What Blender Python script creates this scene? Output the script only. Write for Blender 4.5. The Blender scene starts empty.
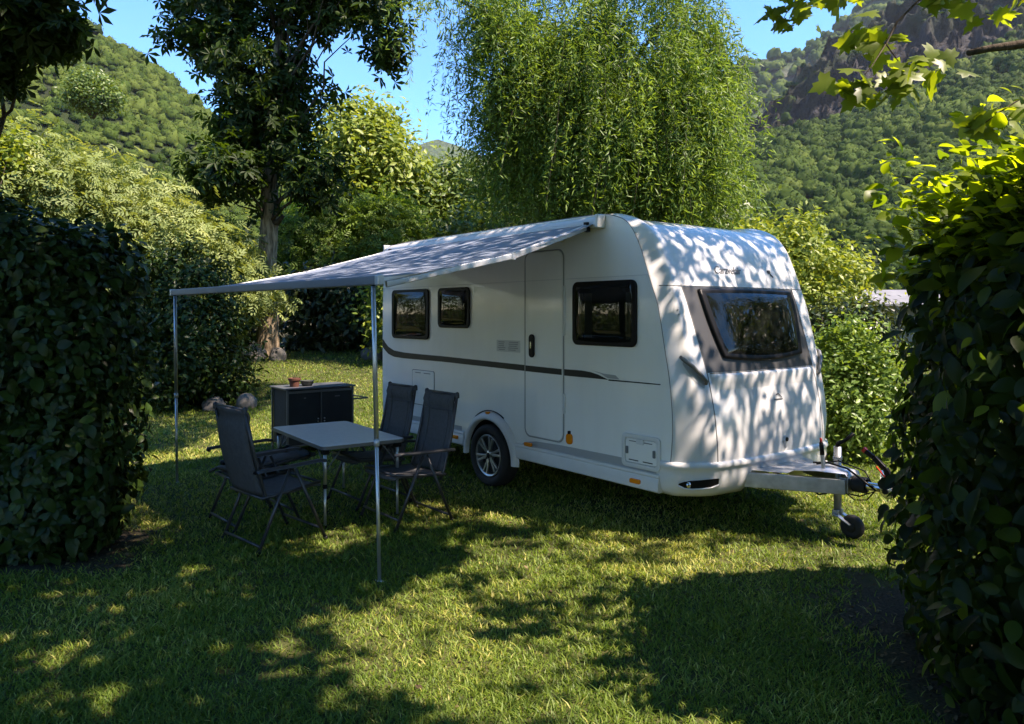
import bpy, bmesh, math, random
import numpy as np
from mathutils import Vector, Matrix

random.seed(7)
RNG = np.random.default_rng(11)
SC = bpy.context.scene
COL = SC.collection
R = math.radians
CAM_H, FPX, YH = 1.75, 760.0, 313.5


def at(u, v, Y):
    """world point seen at photo pixel (u, v) at distance Y"""
    return Vector(((u - 512) / FPX * Y, Y, CAM_H - (v - YH) / FPX * Y))


# ------------------------------------------------------------------ materials
def new_mat(name):
    m = bpy.data.materials.new(name)
    m.use_nodes = True
    nt = m.node_tree
    b = nt.nodes['Principled BSDF']
    return m, nt, b


def setin(b, **kw):
    names = dict(col='Base Color', rough='Roughness', metal='Metallic', spec='Specular IOR Level',
                 coat='Coat Weight', coatr='Coat Roughness', sheen='Sheen Weight')
    for k, v in kw.items():
        if k == 'col':
            v = (*v, 1)
        b.inputs[names[k]].default_value = v


def mat(name, col, rough=.5, metal=0., spec=.5, coat=0., var=.0, vscale=8., bump=0., bscale=60.):
    m, nt, b = new_mat(name)
    setin(b, col=col, rough=rough, metal=metal, spec=spec, coat=coat, coatr=.08)
    if var or bump:
        tc = nt.nodes.new('ShaderNodeTexCoord')
    if var:
        n = nt.nodes.new('ShaderNodeTexNoise')
        n.inputs['Scale'].default_value = vscale
        n.inputs['Detail'].default_value = 6
        nt.links.new(tc.outputs['Object'], n.inputs['Vector'])
        mr = nt.nodes.new('ShaderNodeValToRGB')
        mr.color_ramp.elements[0].position = .3
        mr.color_ramp.elements[1].position = .7
        mr.color_ramp.elements[0].color = (*[c * (1 - var) for c in col], 1)
        mr.color_ramp.elements[1].color = (*[min(1, c * (1 + var)) for c in col], 1)
        nt.links.new(n.outputs['Fac'], mr.inputs['Fac'])
        nt.links.new(mr.outputs['Color'], b.inputs['Base Color'])
    if bump:
        n2 = nt.nodes.new('ShaderNodeTexNoise')
        n2.inputs['Scale'].default_value = bscale
        n2.inputs['Detail'].default_value = 4
        nt.links.new(tc.outputs['Object'], n2.inputs['Vector'])
        bp = nt.nodes.new('ShaderNodeBump')
        bp.inputs['Strength'].default_value = bump
        bp.inputs['Distance'].default_value = .01
        nt.links.new(n2.outputs['Fac'], bp.inputs['Height'])
        nt.links.new(bp.outputs['Normal'], b.inputs['Normal'])
    return m


def leaf_mat(name, cols, trans=.35, rough=.4, spec=.4, tmul=(1.5, 1.35, .55)):
    """cols: list of colours along the per-leaf tint"""
    m, nt, b = new_mat(name)
    setin(b, rough=rough, spec=spec)
    a = nt.nodes.new('ShaderNodeAttribute')
    a.attribute_name = 'tint'
    r = nt.nodes.new('ShaderNodeValToRGB')
    el = r.color_ramp.elements
    while len(el) < len(cols):
        el.new(.5)
    for i, c in enumerate(cols):
        el[i].position = i / (len(cols) - 1)
        el[i].color = (*c, 1)
    nt.links.new(a.outputs['Fac'], r.inputs['Fac'])
    nt.links.new(r.outputs['Color'], b.inputs['Base Color'])
    t = nt.nodes.new('ShaderNodeBsdfTranslucent')
    mul = nt.nodes.new('ShaderNodeMix')
    mul.data_type = 'RGBA'
    mul.blend_type = 'MULTIPLY'
    mul.inputs[0].default_value = 1
    nt.links.new(r.outputs['Color'], mul.inputs[6])
    mul.inputs[7].default_value = (*tmul, 1)
    nt.links.new(mul.outputs[2], t.inputs['Color'])
    mx = nt.nodes.new('ShaderNodeMixShader')
    mx.inputs['Fac'].default_value = trans
    nt.links.new(b.outputs[0], mx.inputs[1])
    nt.links.new(t.outputs[0], mx.inputs[2])
    nt.links.new(mx.outputs[0], nt.nodes['Material Output'].inputs['Surface'])
    return m


M = {}
M['white'] = mat('white_gelcoat', (.64, .64, .63), .25, coat=.3, var=.025, vscale=1.5)
M['side_white'] = mat('hammered_white_aluminium', (.84, .83, .79), .30, coat=.8, var=.03, vscale=1.2, bump=.12, bscale=150)
def streaks(m, amt):
    ntt = m.node_tree; b = ntt.nodes['Principled BSDF']
    tc = ntt.nodes.new('ShaderNodeTexCoord'); mp = ntt.nodes.new('ShaderNodeMapping'); mp.inputs['Scale'].default_value = (3.2, 3.2, .5)
    n = ntt.nodes.new('ShaderNodeTexNoise'); n.inputs['Scale'].default_value = 2.2; n.inputs['Detail'].default_value = 7
    r = ntt.nodes.new('ShaderNodeValToRGB')
    r.color_ramp.elements[0].position = .30; r.color_ramp.elements[0].color = (1 - amt, 1 - amt, 1 - amt * 1.15, 1)
    r.color_ramp.elements[1].position = .55; r.color_ramp.elements[1].color = (1, 1, 1, 1)
    mx = ntt.nodes.new('ShaderNodeMix'); mx.data_type = 'RGBA'; mx.blend_type = 'MULTIPLY'; mx.inputs[0].default_value = 1
    L = ntt.links.new
    src = b.inputs['Base Color'].links[0].from_socket
    L(tc.outputs['Object'], mp.inputs[0]); L(mp.outputs[0], n.inputs['Vector']); L(n.outputs['Fac'], r.inputs['Fac'])
    L(src, mx.inputs[6]); L(r.outputs[0], mx.inputs[7]); L(mx.outputs[2], b.inputs['Base Color'])


streaks(M['side_white'], .03)
streaks(M['white'], .03)
M['trim_white'] = mat('white_plastic', (.64, .64, .625), .38, var=.03)
M['grey_band'] = mat('grey_decal', (.36, .365, .365), .4)
M['stripe'] = mat('dark_decal', (.02, .02, .019), .4, spec=.3)
M['front_grey'] = mat('dark_grey_film', (.05, .051, .053), .38, spec=.35)
M['black'] = mat('black_plastic', (.008, .008, .009), .4, spec=.15)
M['rubber'] = mat('tyre_rubber', (.014, .014, .014), .75, bump=.3, bscale=90)
M['alloy'] = mat('alloy_rim', (.5, .5, .51), .3, metal=.85)
M['seam'] = mat('seam_grey', (.16, .16, .16), .6)  # plain grey of joints, catches and grooves
M['door_gap'] = mat('grey_door_seal', (.30, .30, .29), .6)
M['galv'] = mat('galvanised_steel', (.42, .43, .45), .42, metal=.75, var=.2, vscale=14)
M['steel'] = mat('bright_steel', (.62, .62, .64), .22, metal=1.)
M['red'] = mat('red_plastic', (.55, .025, .015), .35)
M['amber'] = mat('amber_reflector', (.85, .22, .01), .25)
M['underbody'] = mat('dark_underbody', (.02, .02, .02), .8)
M['fabric_awning'] = mat('grey_awning_cloth', (.33, .39, .49), .65, var=.06, vscale=3, bump=.1, bscale=40)
_nt = M['fabric_awning'].node_tree
_t = _nt.nodes.new('ShaderNodeBsdfTranslucent'); _t.inputs['Color'].default_value = (.52, .54, .58, 1)
_mx = _nt.nodes.new('ShaderNodeMixShader'); _mx.inputs['Fac'].default_value = .42
_nt.links.new(_nt.nodes['Principled BSDF'].outputs[0], _mx.inputs[1]); _nt.links.new(_t.outputs[0], _mx.inputs[2])
_nt.links.new(_mx.outputs[0], _nt.nodes['Material Output'].inputs['Surface'])
M['awning_alu'] = mat('anodised_awning_profile', (.50, .51, .53), .4, metal=.55, var=.05)
M['awning_dark'] = mat('grey_awning_profile', (.17, .185, .21), .45, metal=.3)
M['chair_fabric'] = mat('charcoal_mesh_fabric', (.068, .068, .07), .75, var=.18, vscale=30, bump=.5, bscale=350)
M['chair_seat'] = mat('grey_seat_mesh', (.085, .086, .09), .7, var=.18, vscale=30, bump=.5, bscale=350)
M['chair_frame'] = mat('anthracite_tube', (.055, .056, .06), .38, metal=.5)
M['chair_arm'] = mat('dark_arm_plastic', (.028, .03, .035), .45)
M['table_top'] = mat('grey_laminate', (.80, .80, .79), .32, var=.06, vscale=30)
M['alu'] = mat('aluminium_tube', (.55, .56, .57), .35, metal=.8)
M['cab_fabric'] = mat('black_cabinet_cloth', (.018, .0185, .021), .75, var=.2, vscale=6, bump=.3, bscale=40)
M['cab_frame'] = mat('dark_aluminium_frame', (.16, .165, .17), .45, metal=.5)
M['cab_top'] = mat('dark_grey_worktop', (.09, .10, .115), .3, var=.1)
M['terracotta'] = mat('terracotta', (.10, .034, .02), .8, var=.15, vscale=20)
M['bowl'] = mat('dark_bowl', (.035, .04, .035), .5)
M['soil_dark'] = mat('potting_soil', (.03, .022, .015), .95, bump=.6)
M['rock'] = mat('grey_boulder', (.12, .11, .096), .9, var=.3, vscale=5, bump=.25, bscale=12)
M['curtain'] = mat('cream_curtain', (.33, .31, .24), .9)
M['stem'] = mat('brown_stem', (.055, .04, .026), .9, var=.3, vscale=10)
M['concrete'] = mat('weathered_grey_render', (.2, .195, .19), .85, var=.15, vscale=3)
M['roofing'] = mat('grey_roof_sheet', (.16, .16, .165), .7, var=.15, vscale=3)
M['text'] = mat('grey_lettering', (.12, .122, .128), .35, metal=.3)
M['sticker'] = mat('clear_sticker', (.55, .555, .53), .4)
M['sticker_ink'] = mat('sticker_ink', (.30, .305, .29), .5)


def bark_mat(name, c0, c1):
    m, nt, b = new_mat(name)
    setin(b, rough=.9, spec=.2)
    tc = nt.nodes.new('ShaderNodeTexCoord')
    mp = nt.nodes.new('ShaderNodeMapping')
    mp.inputs['Scale'].default_value = (6, 6, 1.2)
    n = nt.nodes.new('ShaderNodeTexNoise')
    n.inputs['Scale'].default_value = 3
    n.inputs['Detail'].default_value = 8
    r = nt.nodes.new('ShaderNodeValToRGB')
    r.color_ramp.elements[0].position = .35
    r.color_ramp.elements[1].position = .68
    r.color_ramp.elements[0].color = (*c0, 1)
    r.color_ramp.elements[1].color = (*c1, 1)
    bp = nt.nodes.new('ShaderNodeBump')
    bp.inputs['Strength'].default_value = .9
    bp.inputs['Distance'].default_value = .04
    L = nt.links.new
    L(tc.outputs['Object'], mp.inputs[0]); L(mp.outputs[0], n.inputs['Vector'])
    L(n.outputs['Fac'], r.inputs['Fac']); L(r.outputs[0], b.inputs['Base Color'])
    L(n.outputs['Fac'], bp.inputs['Height']); L(bp.outputs[0], b.inputs['Normal'])
    return m


M['bark'] = bark_mat('grey_brown_bark', (.13, .095, .06), (.46, .35, .23))
M['bark_dark'] = bark_mat('dark_bark', (.03, .023, .016), (.10, .078, .055))


def pane_mat():
    m, nt, b = new_mat('tinted_acrylic')
    setin(b, col=(.008, .010, .008), rough=.03, spec=.55)
    t = nt.nodes.new('ShaderNodeBsdfTransparent')
    t.inputs['Color'].default_value = (.5, .52, .48, 1)
    mx = nt.nodes.new('ShaderNodeMixShader')
    mx.inputs['Fac'].default_value = .35
    nt.links.new(b.outputs[0], mx.inputs[1])
    nt.links.new(t.outputs[0], mx.inputs[2])
    nt.links.new(mx.outputs[0], nt.nodes['Material Output'].inputs['Surface'])
    return m


M['pane'] = pane_mat()

# leaf materials (base colours, a few carry sun or shade)
G = lambda *c: tuple(c)
M['laurel'] = leaf_mat('dark_laurel_leaf', [G(0.0131, 0.0268, 0.0059), G(0.0222, 0.0451, 0.0084), G(0.0313, 0.0621, 0.0110), G(0.0588, 0.1058, 0.0168)], .2, .36, .2)
M['laurel_light'] = leaf_mat('large_laurel_leaf', [G(.013, .024, .007), G(.022, .042, .010), G(.04, .075, .014), G(.21, .28, .038)], .6, .36, .22, (3.0, 2.7, .5))  # last colour is raised to carry the sunlit hedge top
M['walnut'] = leaf_mat('shaded_chestnut_leaf', [G(0.0151, 0.0313, 0.0067), G(0.0259, 0.0498, 0.0086), G(0.0518, 0.0939, 0.0134)], .36, .5, .2, (2.0, 1.9, .5))  # leaf colour kept dark in place of shade on the crowns
M['willow'] = leaf_mat('willow_leaf', [G(0.0549, 0.1046, 0.0181), G(0.1041, 0.1853, 0.0317), G(0.1639, 0.2645, 0.0538), G(0.2294, 0.3379, 0.0810)], .45, .45, .3)
M['maple'] = leaf_mat('maple_leaf', [G(0.052, 0.086, 0.016), G(0.081, 0.127, 0.023), G(.175, .235, .035)], .55, .4, .35, (2.3, 2.1, .5))
M['feather'] = leaf_mat('pale_feathery_leaf', [G(0.0939, 0.1350, 0.0389), G(0.1658, 0.2230, 0.0684), G(0.2320, 0.2900, 0.0972), G(0.2982, 0.3440, 0.1267)], .35, .55, .3)
M['bush'] = leaf_mat('yellow_green_leaf', [G(0.0828, 0.1380, 0.0208), G(0.1575, 0.2250, 0.0344), G(0.2484, 0.3110, 0.0520), G(0.3312, 0.3720, 0.0808)], .4, .45, .35)
M['midgreen'] = leaf_mat('mid_green_leaf', [G(0.0380, 0.0704, 0.0152), G(0.0731, 0.1260, 0.0256), G(0.1216, 0.1848, 0.0384), G(0.1824, 0.2520, 0.0576)], .35, .42, .4)
M['bright'] = leaf_mat('bright_green_leaf', [G(0.083, 0.150, 0.027), G(0.135, 0.225, 0.042), G(0.210, 0.315, 0.060), G(0.330, 0.420, 0.105)], .4, .4, .4)
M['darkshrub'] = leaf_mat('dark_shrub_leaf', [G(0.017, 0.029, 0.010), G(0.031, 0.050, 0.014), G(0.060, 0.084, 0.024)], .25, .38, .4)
M['forest'] = leaf_mat('forest_leaf', [G(0.0191, 0.0373, 0.0068), G(0.0326, 0.0593, 0.0096), G(0.0508, 0.0819, 0.0136), G(0.0749, 0.1040, 0.0203)], .2, .7, .05)
M['grass'] = leaf_mat('lawn_blade', [G(0.0708, 0.1291, 0.0170), G(0.1309, 0.2046, 0.0262), G(0.2017, 0.2690, 0.0396), G(0.3841, 0.3760, 0.0927), G(0.5449, 0.5049, 0.1636)], .4, .5, .3, (1.3, 1.3, .6))
M['litter'] = leaf_mat('dry_leaf', [G(.05, .033, .018), G(.11, .075, .04), G(.2, .15, .08)], .15, .8, .2, (1.1, .9, .6))


# ------------------------------------------------------------------ object helpers
def tag(o, label=None, cat=None, group=None, kind=None):
    if label: o['label'] = label
    if cat: o['category'] = cat
    if group: o['group'] = group
    if kind: o['kind'] = kind
    return o


def empty(name, loc=(0, 0, 0), rz=0., label=None, cat=None, group=None):
    o = bpy.data.objects.new(name, None)
    o.empty_display_size = .2
    COL.objects.link(o)
    o.location = loc
    o.rotation_euler = (0, 0, rz)
    return tag(o, label, cat, group)


def link_mesh(name, me, m, parent=None, smooth=False):
    o = bpy.data.objects.new(name, me)
    COL.objects.link(o)
    if m is not None:
        me.materials.append(m)
    if smooth:
        me.polygons.foreach_set('use_smooth', [True] * len(me.polygons))
    if parent is not None:
        o.parent = parent
    return o


class MB:
    def __init__(self):
        self.v, self.f = [], []

    def add(self, vs, fs):
        o = len(self.v)
        self.v += [tuple(p) for p in vs]
        self.f += [tuple(i + o for i in q) for q in fs]
        return self

    def box(self, a, b):
        x0, y0, z0 = a; x1, y1, z1 = b
        vs = [(x0, y0, z0), (x1, y0, z0), (x1, y1, z0), (x0, y1, z0), (x0, y0, z1), (x1, y0, z1), (x1, y1, z1), (x0, y1, z1)]
        return self.add(vs, [(0, 3, 2, 1), (4, 5, 6, 7), (0, 1, 5, 4), (1, 2, 6, 5), (2, 3, 7, 6), (3, 0, 4, 7)])

    def beam(self, p, q, w, h, up=(0, 0, 1)):
        p, q = Vector(p), Vector(q)
        d = (q - p).normalized()
        s = d.cross(Vector(up)).normalized() * (w / 2)
        u = s.cross(d).normalized() * (h / 2)
        vs = [p - s - u, p + s - u, p + s + u, p - s + u, q - s - u, q + s - u, q + s + u, q - s + u]
        return self.add(vs, [(0, 1, 2, 3), (7, 6, 5, 4), (0, 4, 5, 1), (1, 5, 6, 2), (2, 6, 7, 3), (3, 7, 4, 0)])

    def tube(self, pts, r, n=10, cap=True):
        pts = [Vector(p) for p in pts]
        rs = r if isinstance(r, (list, tuple)) else [r] * len(pts)
        vs, fs = [], []
        ref = None
        for i, p in enumerate(pts):
            t = (pts[min(i + 1, len(pts) - 1)] - pts[max(i - 1, 0)]).normalized()
            if ref is None:
                ref = t.orthogonal().normalized()
            ref = (ref - t * ref.dot(t))
            ref = ref.normalized() if ref.length > 1e-6 else t.orthogonal().normalized()
            b = t.cross(ref)
            for k in range(n):
                a = 2 * math.pi * k / n
                vs.append(p + (ref * math.cos(a) + b * math.sin(a)) * rs[i])
        for i in range(len(pts) - 1):
            for k in range(n):
                k2 = (k + 1) % n
                fs.append((i * n + k, i * n + k2, (i + 1) * n + k2, (i + 1) * n + k))
        if cap:
            fs.append(tuple(range(n - 1, -1, -1)))
            fs.append(tuple((len(pts) - 1) * n + k for k in range(n)))
        return self.add(vs, fs)

    def prism(self, poly, y0, y1):
        """poly in (x, z), extruded along y"""
        n = len(poly)
        vs = [(x, y0, z) for x, z in poly] + [(x, y1, z) for x, z in poly]
        fs = [tuple(range(n)), tuple(range(2 * n - 1, n - 1, -1))]
        fs += [(i, i + n, (i + 1) % n + n, (i + 1) % n) for i in range(n)]
        return self.add(vs, fs)

    def ring(self, outer, inner, y0, y1):
        n = len(outer)
        vs = [(x, y0, z) for x, z in outer] + [(x, y0, z) for x, z in inner] + [(x, y1, z) for x, z in outer] + [(x, y1, z) for x, z in inner]
        fs = []
        for i in range(n):
            j = (i + 1) % n
            fs += [(i, j, n + j, n + i), (2 * n + j, 2 * n + i, 3 * n + i, 3 * n + j), (j, i, 2 * n + i, 2 * n + j), (n + i, n + j, 3 * n + j, 3 * n + i)]
        return self.add(vs, fs)

    def lathe(self, prof, c, n=28, axis='z'):
        """prof: list of (r, h)"""
        vs, fs = [], []
        for r, h in prof:
            for k in range(n):
                a = 2 * math.pi * k / n
                p = (r * math.cos(a), r * math.sin(a), h)
                if axis == 'y':
                    p = (p[0], h, p[1])
                if axis == 'x':
                    p = (h, p[0], p[1])
                vs.append((p[0] + c[0], p[1] + c[1], p[2] + c[2]))
        for i in range(len(prof) - 1):
            for k in range(n):
                k2 = (k + 1) % n
                fs.append((i * n + k, i * n + k2, (i + 1) * n + k2, (i + 1) * n + k))
        return self.add(vs, fs)

    def build(self, name, m, parent=None, smooth=False, bevel=0., seg=2, fix=True, sub=0):
        me = bpy.data.meshes.new(name)
        me.from_pydata(self.v, [], self.f)
        if fix:
            bm = bmesh.new()
            bm.from_mesh(me)
            bmesh.ops.recalc_face_normals(bm, faces=bm.faces)
            bm.to_mesh(me)
            bm.free()
        o = link_mesh(name, me, m, parent, smooth)
        if bevel:
            md = o.modifiers.new('bevel', 'BEVEL')
            md.width = bevel
            md.segments = seg
            md.limit_method = 'ANGLE'
            md.angle_limit = R(40)
            me.polygons.foreach_set('use_smooth', [True] * len(me.polygons))
            wn = o.modifiers.new('wn', 'WEIGHTED_NORMAL')
            wn.keep_sharp = False
        if sub:
            s = o.modifiers.new('sub', 'SUBSURF')
            s.levels = s.render_levels = sub
        return o


def rrect(x0, x1, z0, z1, r, n=5):
    out = []
    for cx, cz, a0 in ((x1 - r, z1 - r, 0), (x0 + r, z1 - r, 90), (x0 + r, z0 + r, 180), (x1 - r, z0 + r, 270)):
        for k in range(n + 1):
            a = R(a0 + 90 * k / n)
            out.append((cx + r * math.cos(a), cz + r * math.sin(a)))
    return out


# ------------------------------------------------------------------ noise
_L = np.random.default_rng(3).random((256, 256))


def vnoise(x, y):
    x = np.asarray(x, float); y = np.asarray(y, float)
    xi = np.floor(x).astype(int); yi = np.floor(y).astype(int)
    fx = x - xi; fy = y - yi
    fx = fx * fx * (3 - 2 * fx); fy = fy * fy * (3 - 2 * fy)
    g = lambda a, b: _L[a % 256, b % 256]
    return (g(xi, yi) * (1 - fx) + g(xi + 1, yi) * fx) * (1 - fy) + (g(xi, yi + 1) * (1 - fx) + g(xi + 1, yi + 1) * fx) * fy


def fbm(x, y, o=4):
    s, a, t = 0, .5, 0
    for i in range(o):
        s = s + a * vnoise(np.asarray(x) * 2 ** i + 17.3 * i, np.asarray(y) * 2 ** i + 5.1 * i)
        t += a
        a *= .5
    return s / t


# ------------------------------------------------------------------ numpy meshes
def np_mesh(name, V, faces, tint, m, parent=None, smooth=False):
    """faces: list of int arrays (n, k)"""
    me = bpy.data.meshes.new(name)
    V = np.ascontiguousarray(V, dtype=np.float32)
    me.vertices.add(len(V))
    me.vertices.foreach_set('co', V.ravel())
    nl = sum(f.size for f in faces)
    npoly = sum(len(f) for f in faces)
    me.loops.add(nl)
    me.loops.foreach_set('vertex_index', np.concatenate([f.ravel() for f in faces]).astype(np.int32))
    me.polygons.add(npoly)
    starts = []
    s = 0
    for f in faces:
        starts.append(s + np.arange(len(f)) * f.shape[1])
        s += f.size
    me.polygons.foreach_set('loop_start', np.concatenate(starts).astype(np.int32))
    me.update(calc_edges=True)
    if tint is not None:
        a = me.attributes.new('tint', 'FLOAT', 'POINT')
        a.data.foreach_set('value', np.ascontiguousarray(tint, dtype=np.float32))
    if smooth:
        me.polygons.foreach_set('use_smooth', np.ones(npoly, dtype=bool))
    return link_mesh(name, me, m, parent)


def leaf_template(kind):
    if kind == 'broad':
        v = [(0, 0, 0), (.3, .21, .05), (.66, .2, .05), (1, 0, -.10), (.66, -.2, .05), (.3, -.21, .05), (.3, 0, 0), (.66, 0, -.02)]
        return np.array(v, float), [np.array([(0, 6, 1), (2, 7, 3), (0, 5, 6), (4, 3, 7)]), np.array([(1, 6, 7, 2), (5, 4, 7, 6)])]
    if kind == 'laurel':
        xs_ = [.0, .10, .26, .46, .66, .84, 1.0]
        ws_ = [.0, .115, .195, .225, .195, .115, .0]
        vs, fs3, fs4 = [], [], []
        for x, w_ in zip(xs_, ws_):
            zc = -.16 * x * x + .03 * math.sin(3 * x)
            vs += [(x, w_, zc + w_ * .28), (x, 0, zc), (x, -w_, zc + w_ * .28)]
        for i in range(6):
            a, b = i * 3, i * 3 + 3
            fs4 += [(a, a + 1, b + 1, b), (a + 1, a + 2, b + 2, b + 1)]
        return np.array(vs, float), [np.array(fs4)]
    if kind == 'narrow':
        v = [(0, 0, 0), (.45, .085, .02), (1, 0, -.12), (.45, -.085, .02)]
        return np.array(v, float), [np.array([(0, 3, 2), (0, 2, 1)])]
    if kind == 'oval':
        v = [(0, 0, 0), (.5, .25, .05), (1, 0, -.06), (.5, -.25, .05)]
        return np.array(v, float), [np.array([(0, 3, 2), (0, 2, 1)])]
    if kind == 'sprig':      # a short twig of seven slim leaflets
        vs, fs = [], []
        for k, (px, ang) in enumerate([(.15, 55), (.15, -55), (.4, 48), (.4, -48), (.62, 40), (.62, -40), (.75, 0)]):
            a = R(ang); L, w = (.42, .075)
            d = np.array([math.cos(a), math.sin(a)]); n = np.array([-d[1], d[0]])
            p = np.array([px, 0.])
            o = len(vs)
            for q, z in ((p, 0), (p + d * L * .5 + n * w, .03), (p + d * L, -.07), (p + d * L * .5 - n * w, .03)):
                vs.append((q[0], q[1], z))
            fs += [(o, o + 3, o + 2), (o, o + 2, o + 1)]
        return np.array(vs, float), [np.array(fs)]
    if kind == 'palm':       # whorl of five drooping leaflets (chestnut/walnut like)
        vs, fs = [], []
        for ang, L in ((0, 1), (48, .9), (-48, .9), (100, .65), (-100, .65)):
            a = R(ang); w = .17 * L
            d = np.array([math.cos(a), math.sin(a)]); n = np.array([-d[1], d[0]])
            p = np.array([.05, 0.])
            o = len(vs)
            for q, z in ((p, 0), (p + d * L * .62 + n * w, 0), (p + d * L, -.2), (p + d * L * .62 - n * w, 0)):
                vs.append((q[0], q[1], z))
            fs += [(o, o + 3, o + 2), (o, o + 2, o + 1)]
        return np.array(vs, float), [np.array(fs)]
    if kind == 'maple':
        pts = [(0, 0), (.12, .16), (.0, .36), (.2, .34), (.26, .52), (.44, .36), (.5, .2), (.72, .24), (.74, .12), (1, 0)]
        pts = pts + [(x, -y) for x, y in pts[-2:0:-1]]
        vs = [(.4, 0, .03)] + [(x, y, -.10 * (abs(y) * 2) ** 2 - .08 * x * x) for x, y in pts]
        n = len(pts)
        return np.array(vs, float), [np.array([(0, 1 + i, 1 + (i + 1) % n) for i in range(n)])]


def unit(a):
    return a / np.maximum(np.linalg.norm(a, axis=1, keepdims=True), 1e-9)


def scatter_leaves(name, P, Nrm, size, kind, tint, m, parent=None, droop=.4, width=None, axis=None):
    T, F = leaf_template(kind)
    n = len(P)
    Nrm = unit(Nrm)
    ax = RNG.normal(size=(n, 3)) if axis is None else axis + RNG.normal(size=(n, 3)) * .35
    ax[:, 2] -= droop
    ax = ax - Nrm * np.sum(ax * Nrm, 1, keepdims=True)
    ax = unit(ax)
    B = np.cross(Nrm, ax)
    w = np.ones(n) if width is None else width
    V = (P[:, None, :] + size[:, None, None] * (T[None, :, 0, None] * ax[:, None, :] + (T[None, :, 1, None] * w[:, None, None]) * B[:, None, :] + T[None, :, 2, None] * Nrm[:, None, :]))
    k = len(T)
    off = (np.arange(n) * k)[:, None, None]
    faces = [(f[None] + off).reshape(-1, f.shape[1]) for f in F]
    tt = np.repeat(np.clip(tint, 0, 1), k)
    return np_mesh(name, V.reshape(-1, 3), faces, tt, m, parent)


def blob_points(blobs, n, nclump, spread=.28, shell=.25, lo=None):
    """clumped points near the surfaces of ellipsoid blobs; returns P, outward normals, clump index"""
    B = np.array(blobs, float)
    area = (B[:, 3] * B[:, 4] + B[:, 4] * B[:, 5] + B[:, 3] * B[:, 5])
    pick = RNG.choice(len(B), nclump, p=area / area.sum())
    d = unit(RNG.normal(size=(nclump, 3)))
    rad = 1 - np.abs(RNG.normal(size=nclump)) * shell
    C = B[pick, :3] + d * B[pick, 3:6] * rad[:, None]
    nrm = unit(d / B[pick, 3:6])
    # drop the clumps deep inside another blob
    keep = np.ones(nclump, bool)
    for b in B:
        q = (C - b[:3]) / b[3:6]
        keep &= np.sum(q * q, 1) > .30
    C, nrm = C[keep], nrm[keep]
    if lo is not None:
        k = C[:, 2] > lo
        C, nrm = C[k], nrm[k]
    idx = RNG.integers(0, len(C), n)
    csize = RNG.uniform(.6, 1.4, len(C)) * spread
    P = C[idx] + RNG.normal(size=(n, 3)) * csize[idx][:, None] * np.array([1, 1, .75])
    return P, nrm[idx], idx, C


def ground_z(x, y):
    x = np.asarray(x, float); y = np.asarray(y, float)
    t = np.clip((y - 11) / 9, 0, 1)
    z = .85 * t * t * (3 - 2 * t)
    near = np.clip(1 - np.hypot(x, y) / 60, 0, 1)
    return z + near * .03 * (fbm(x * .7 + 9, y * .7 + 3, 3) - .5)


def gz(x, y):
    return float(ground_z(np.array([x]), np.array([y]))[0])


# ================================================================== CAMERA, LIGHT, SKY
cam = bpy.data.cameras.new('camera')
cam.sensor_width = 36
cam.lens = FPX / 1024 * 36
cam.shift_y = -(362 - YH) / 1024
cam.clip_end = 20000
cam.clip_start = .05
co = bpy.data.objects.new('camera', cam)
COL.objects.link(co)
co.location = (0, 0, CAM_H)
co.rotation_euler = (R(90), 0, 0)
SC.camera = co

SUN_EL, SUN_AZ = R(57), R(115)     # azimuth clockwise from +Y
S = Vector((math.cos(SUN_EL) * math.sin(SUN_AZ), math.cos(SUN_EL) * math.cos(SUN_AZ), math.sin(SUN_EL)))
sl = bpy.data.lights.new('sun', 'SUN')
sl.energy = 4.7
sl.angle = R(.53)
sl.color = (1, .965, .92)
so = bpy.data.objects.new('sun', sl)
COL.objects.link(so)
so.rotation_euler = (-S).to_track_quat('-Z', 'Y').to_euler()
so.location = (0, 0, 30)

w = bpy.data.worlds.new('World')
SC.world = w
w.use_nodes = True
nt = w.node_tree
sky = nt.nodes.new('ShaderNodeTexSky')
sky.sky_type = 'NISHITA'
sky.sun_disc = False
sky.sun_elevation = SUN_EL
sky.sun_rotation = SUN_AZ
sky.altitude = 700
sky.air_density = 1.0
sky.dust_density = .0
sky.ozone_density = 6.0
hs = nt.nodes.new('ShaderNodeHueSaturation')
hs.inputs['Saturation'].default_value = 1.27
nt.links.new(sky.outputs[0], hs.inputs['Color'])
nt.links.new(hs.outputs[0], nt.nodes['Background'].inputs['Color'])
nt.nodes['Background'].inputs['Strength'].default_value = .15

SC.view_settings.view_transform = 'Standard'
SC.view_settings.look = 'None'
SC.view_settings.exposure = 1.66
SC.view_settings.gamma = 1
SC.view_settings.use_white_balance = True
SC.view_settings.white_balance_temperature = 7850
SC.view_settings.white_balance_tint = 20
SC.cycles.use_denoising = True
SC.cycles.max_bounces = 7
SC.cycles.diffuse_bounces = 3
SC.cycles.glossy_bounces = 3
SC.cycles.transmission_bounces = 4
SC.cycles.transparent_max_bounces = 8
SC.cycles.sample_clamp_indirect = 6
SC.cycles.caustics_reflective = False
SC.cycles.caustics_refractive = False


# ================================================================== GROUND
HEDGE_R = [(1.42, 2.2), (1.62, 3.3), (2.25, 4.75), (5.2, 4.9), (5.2, 1.6)]


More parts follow.
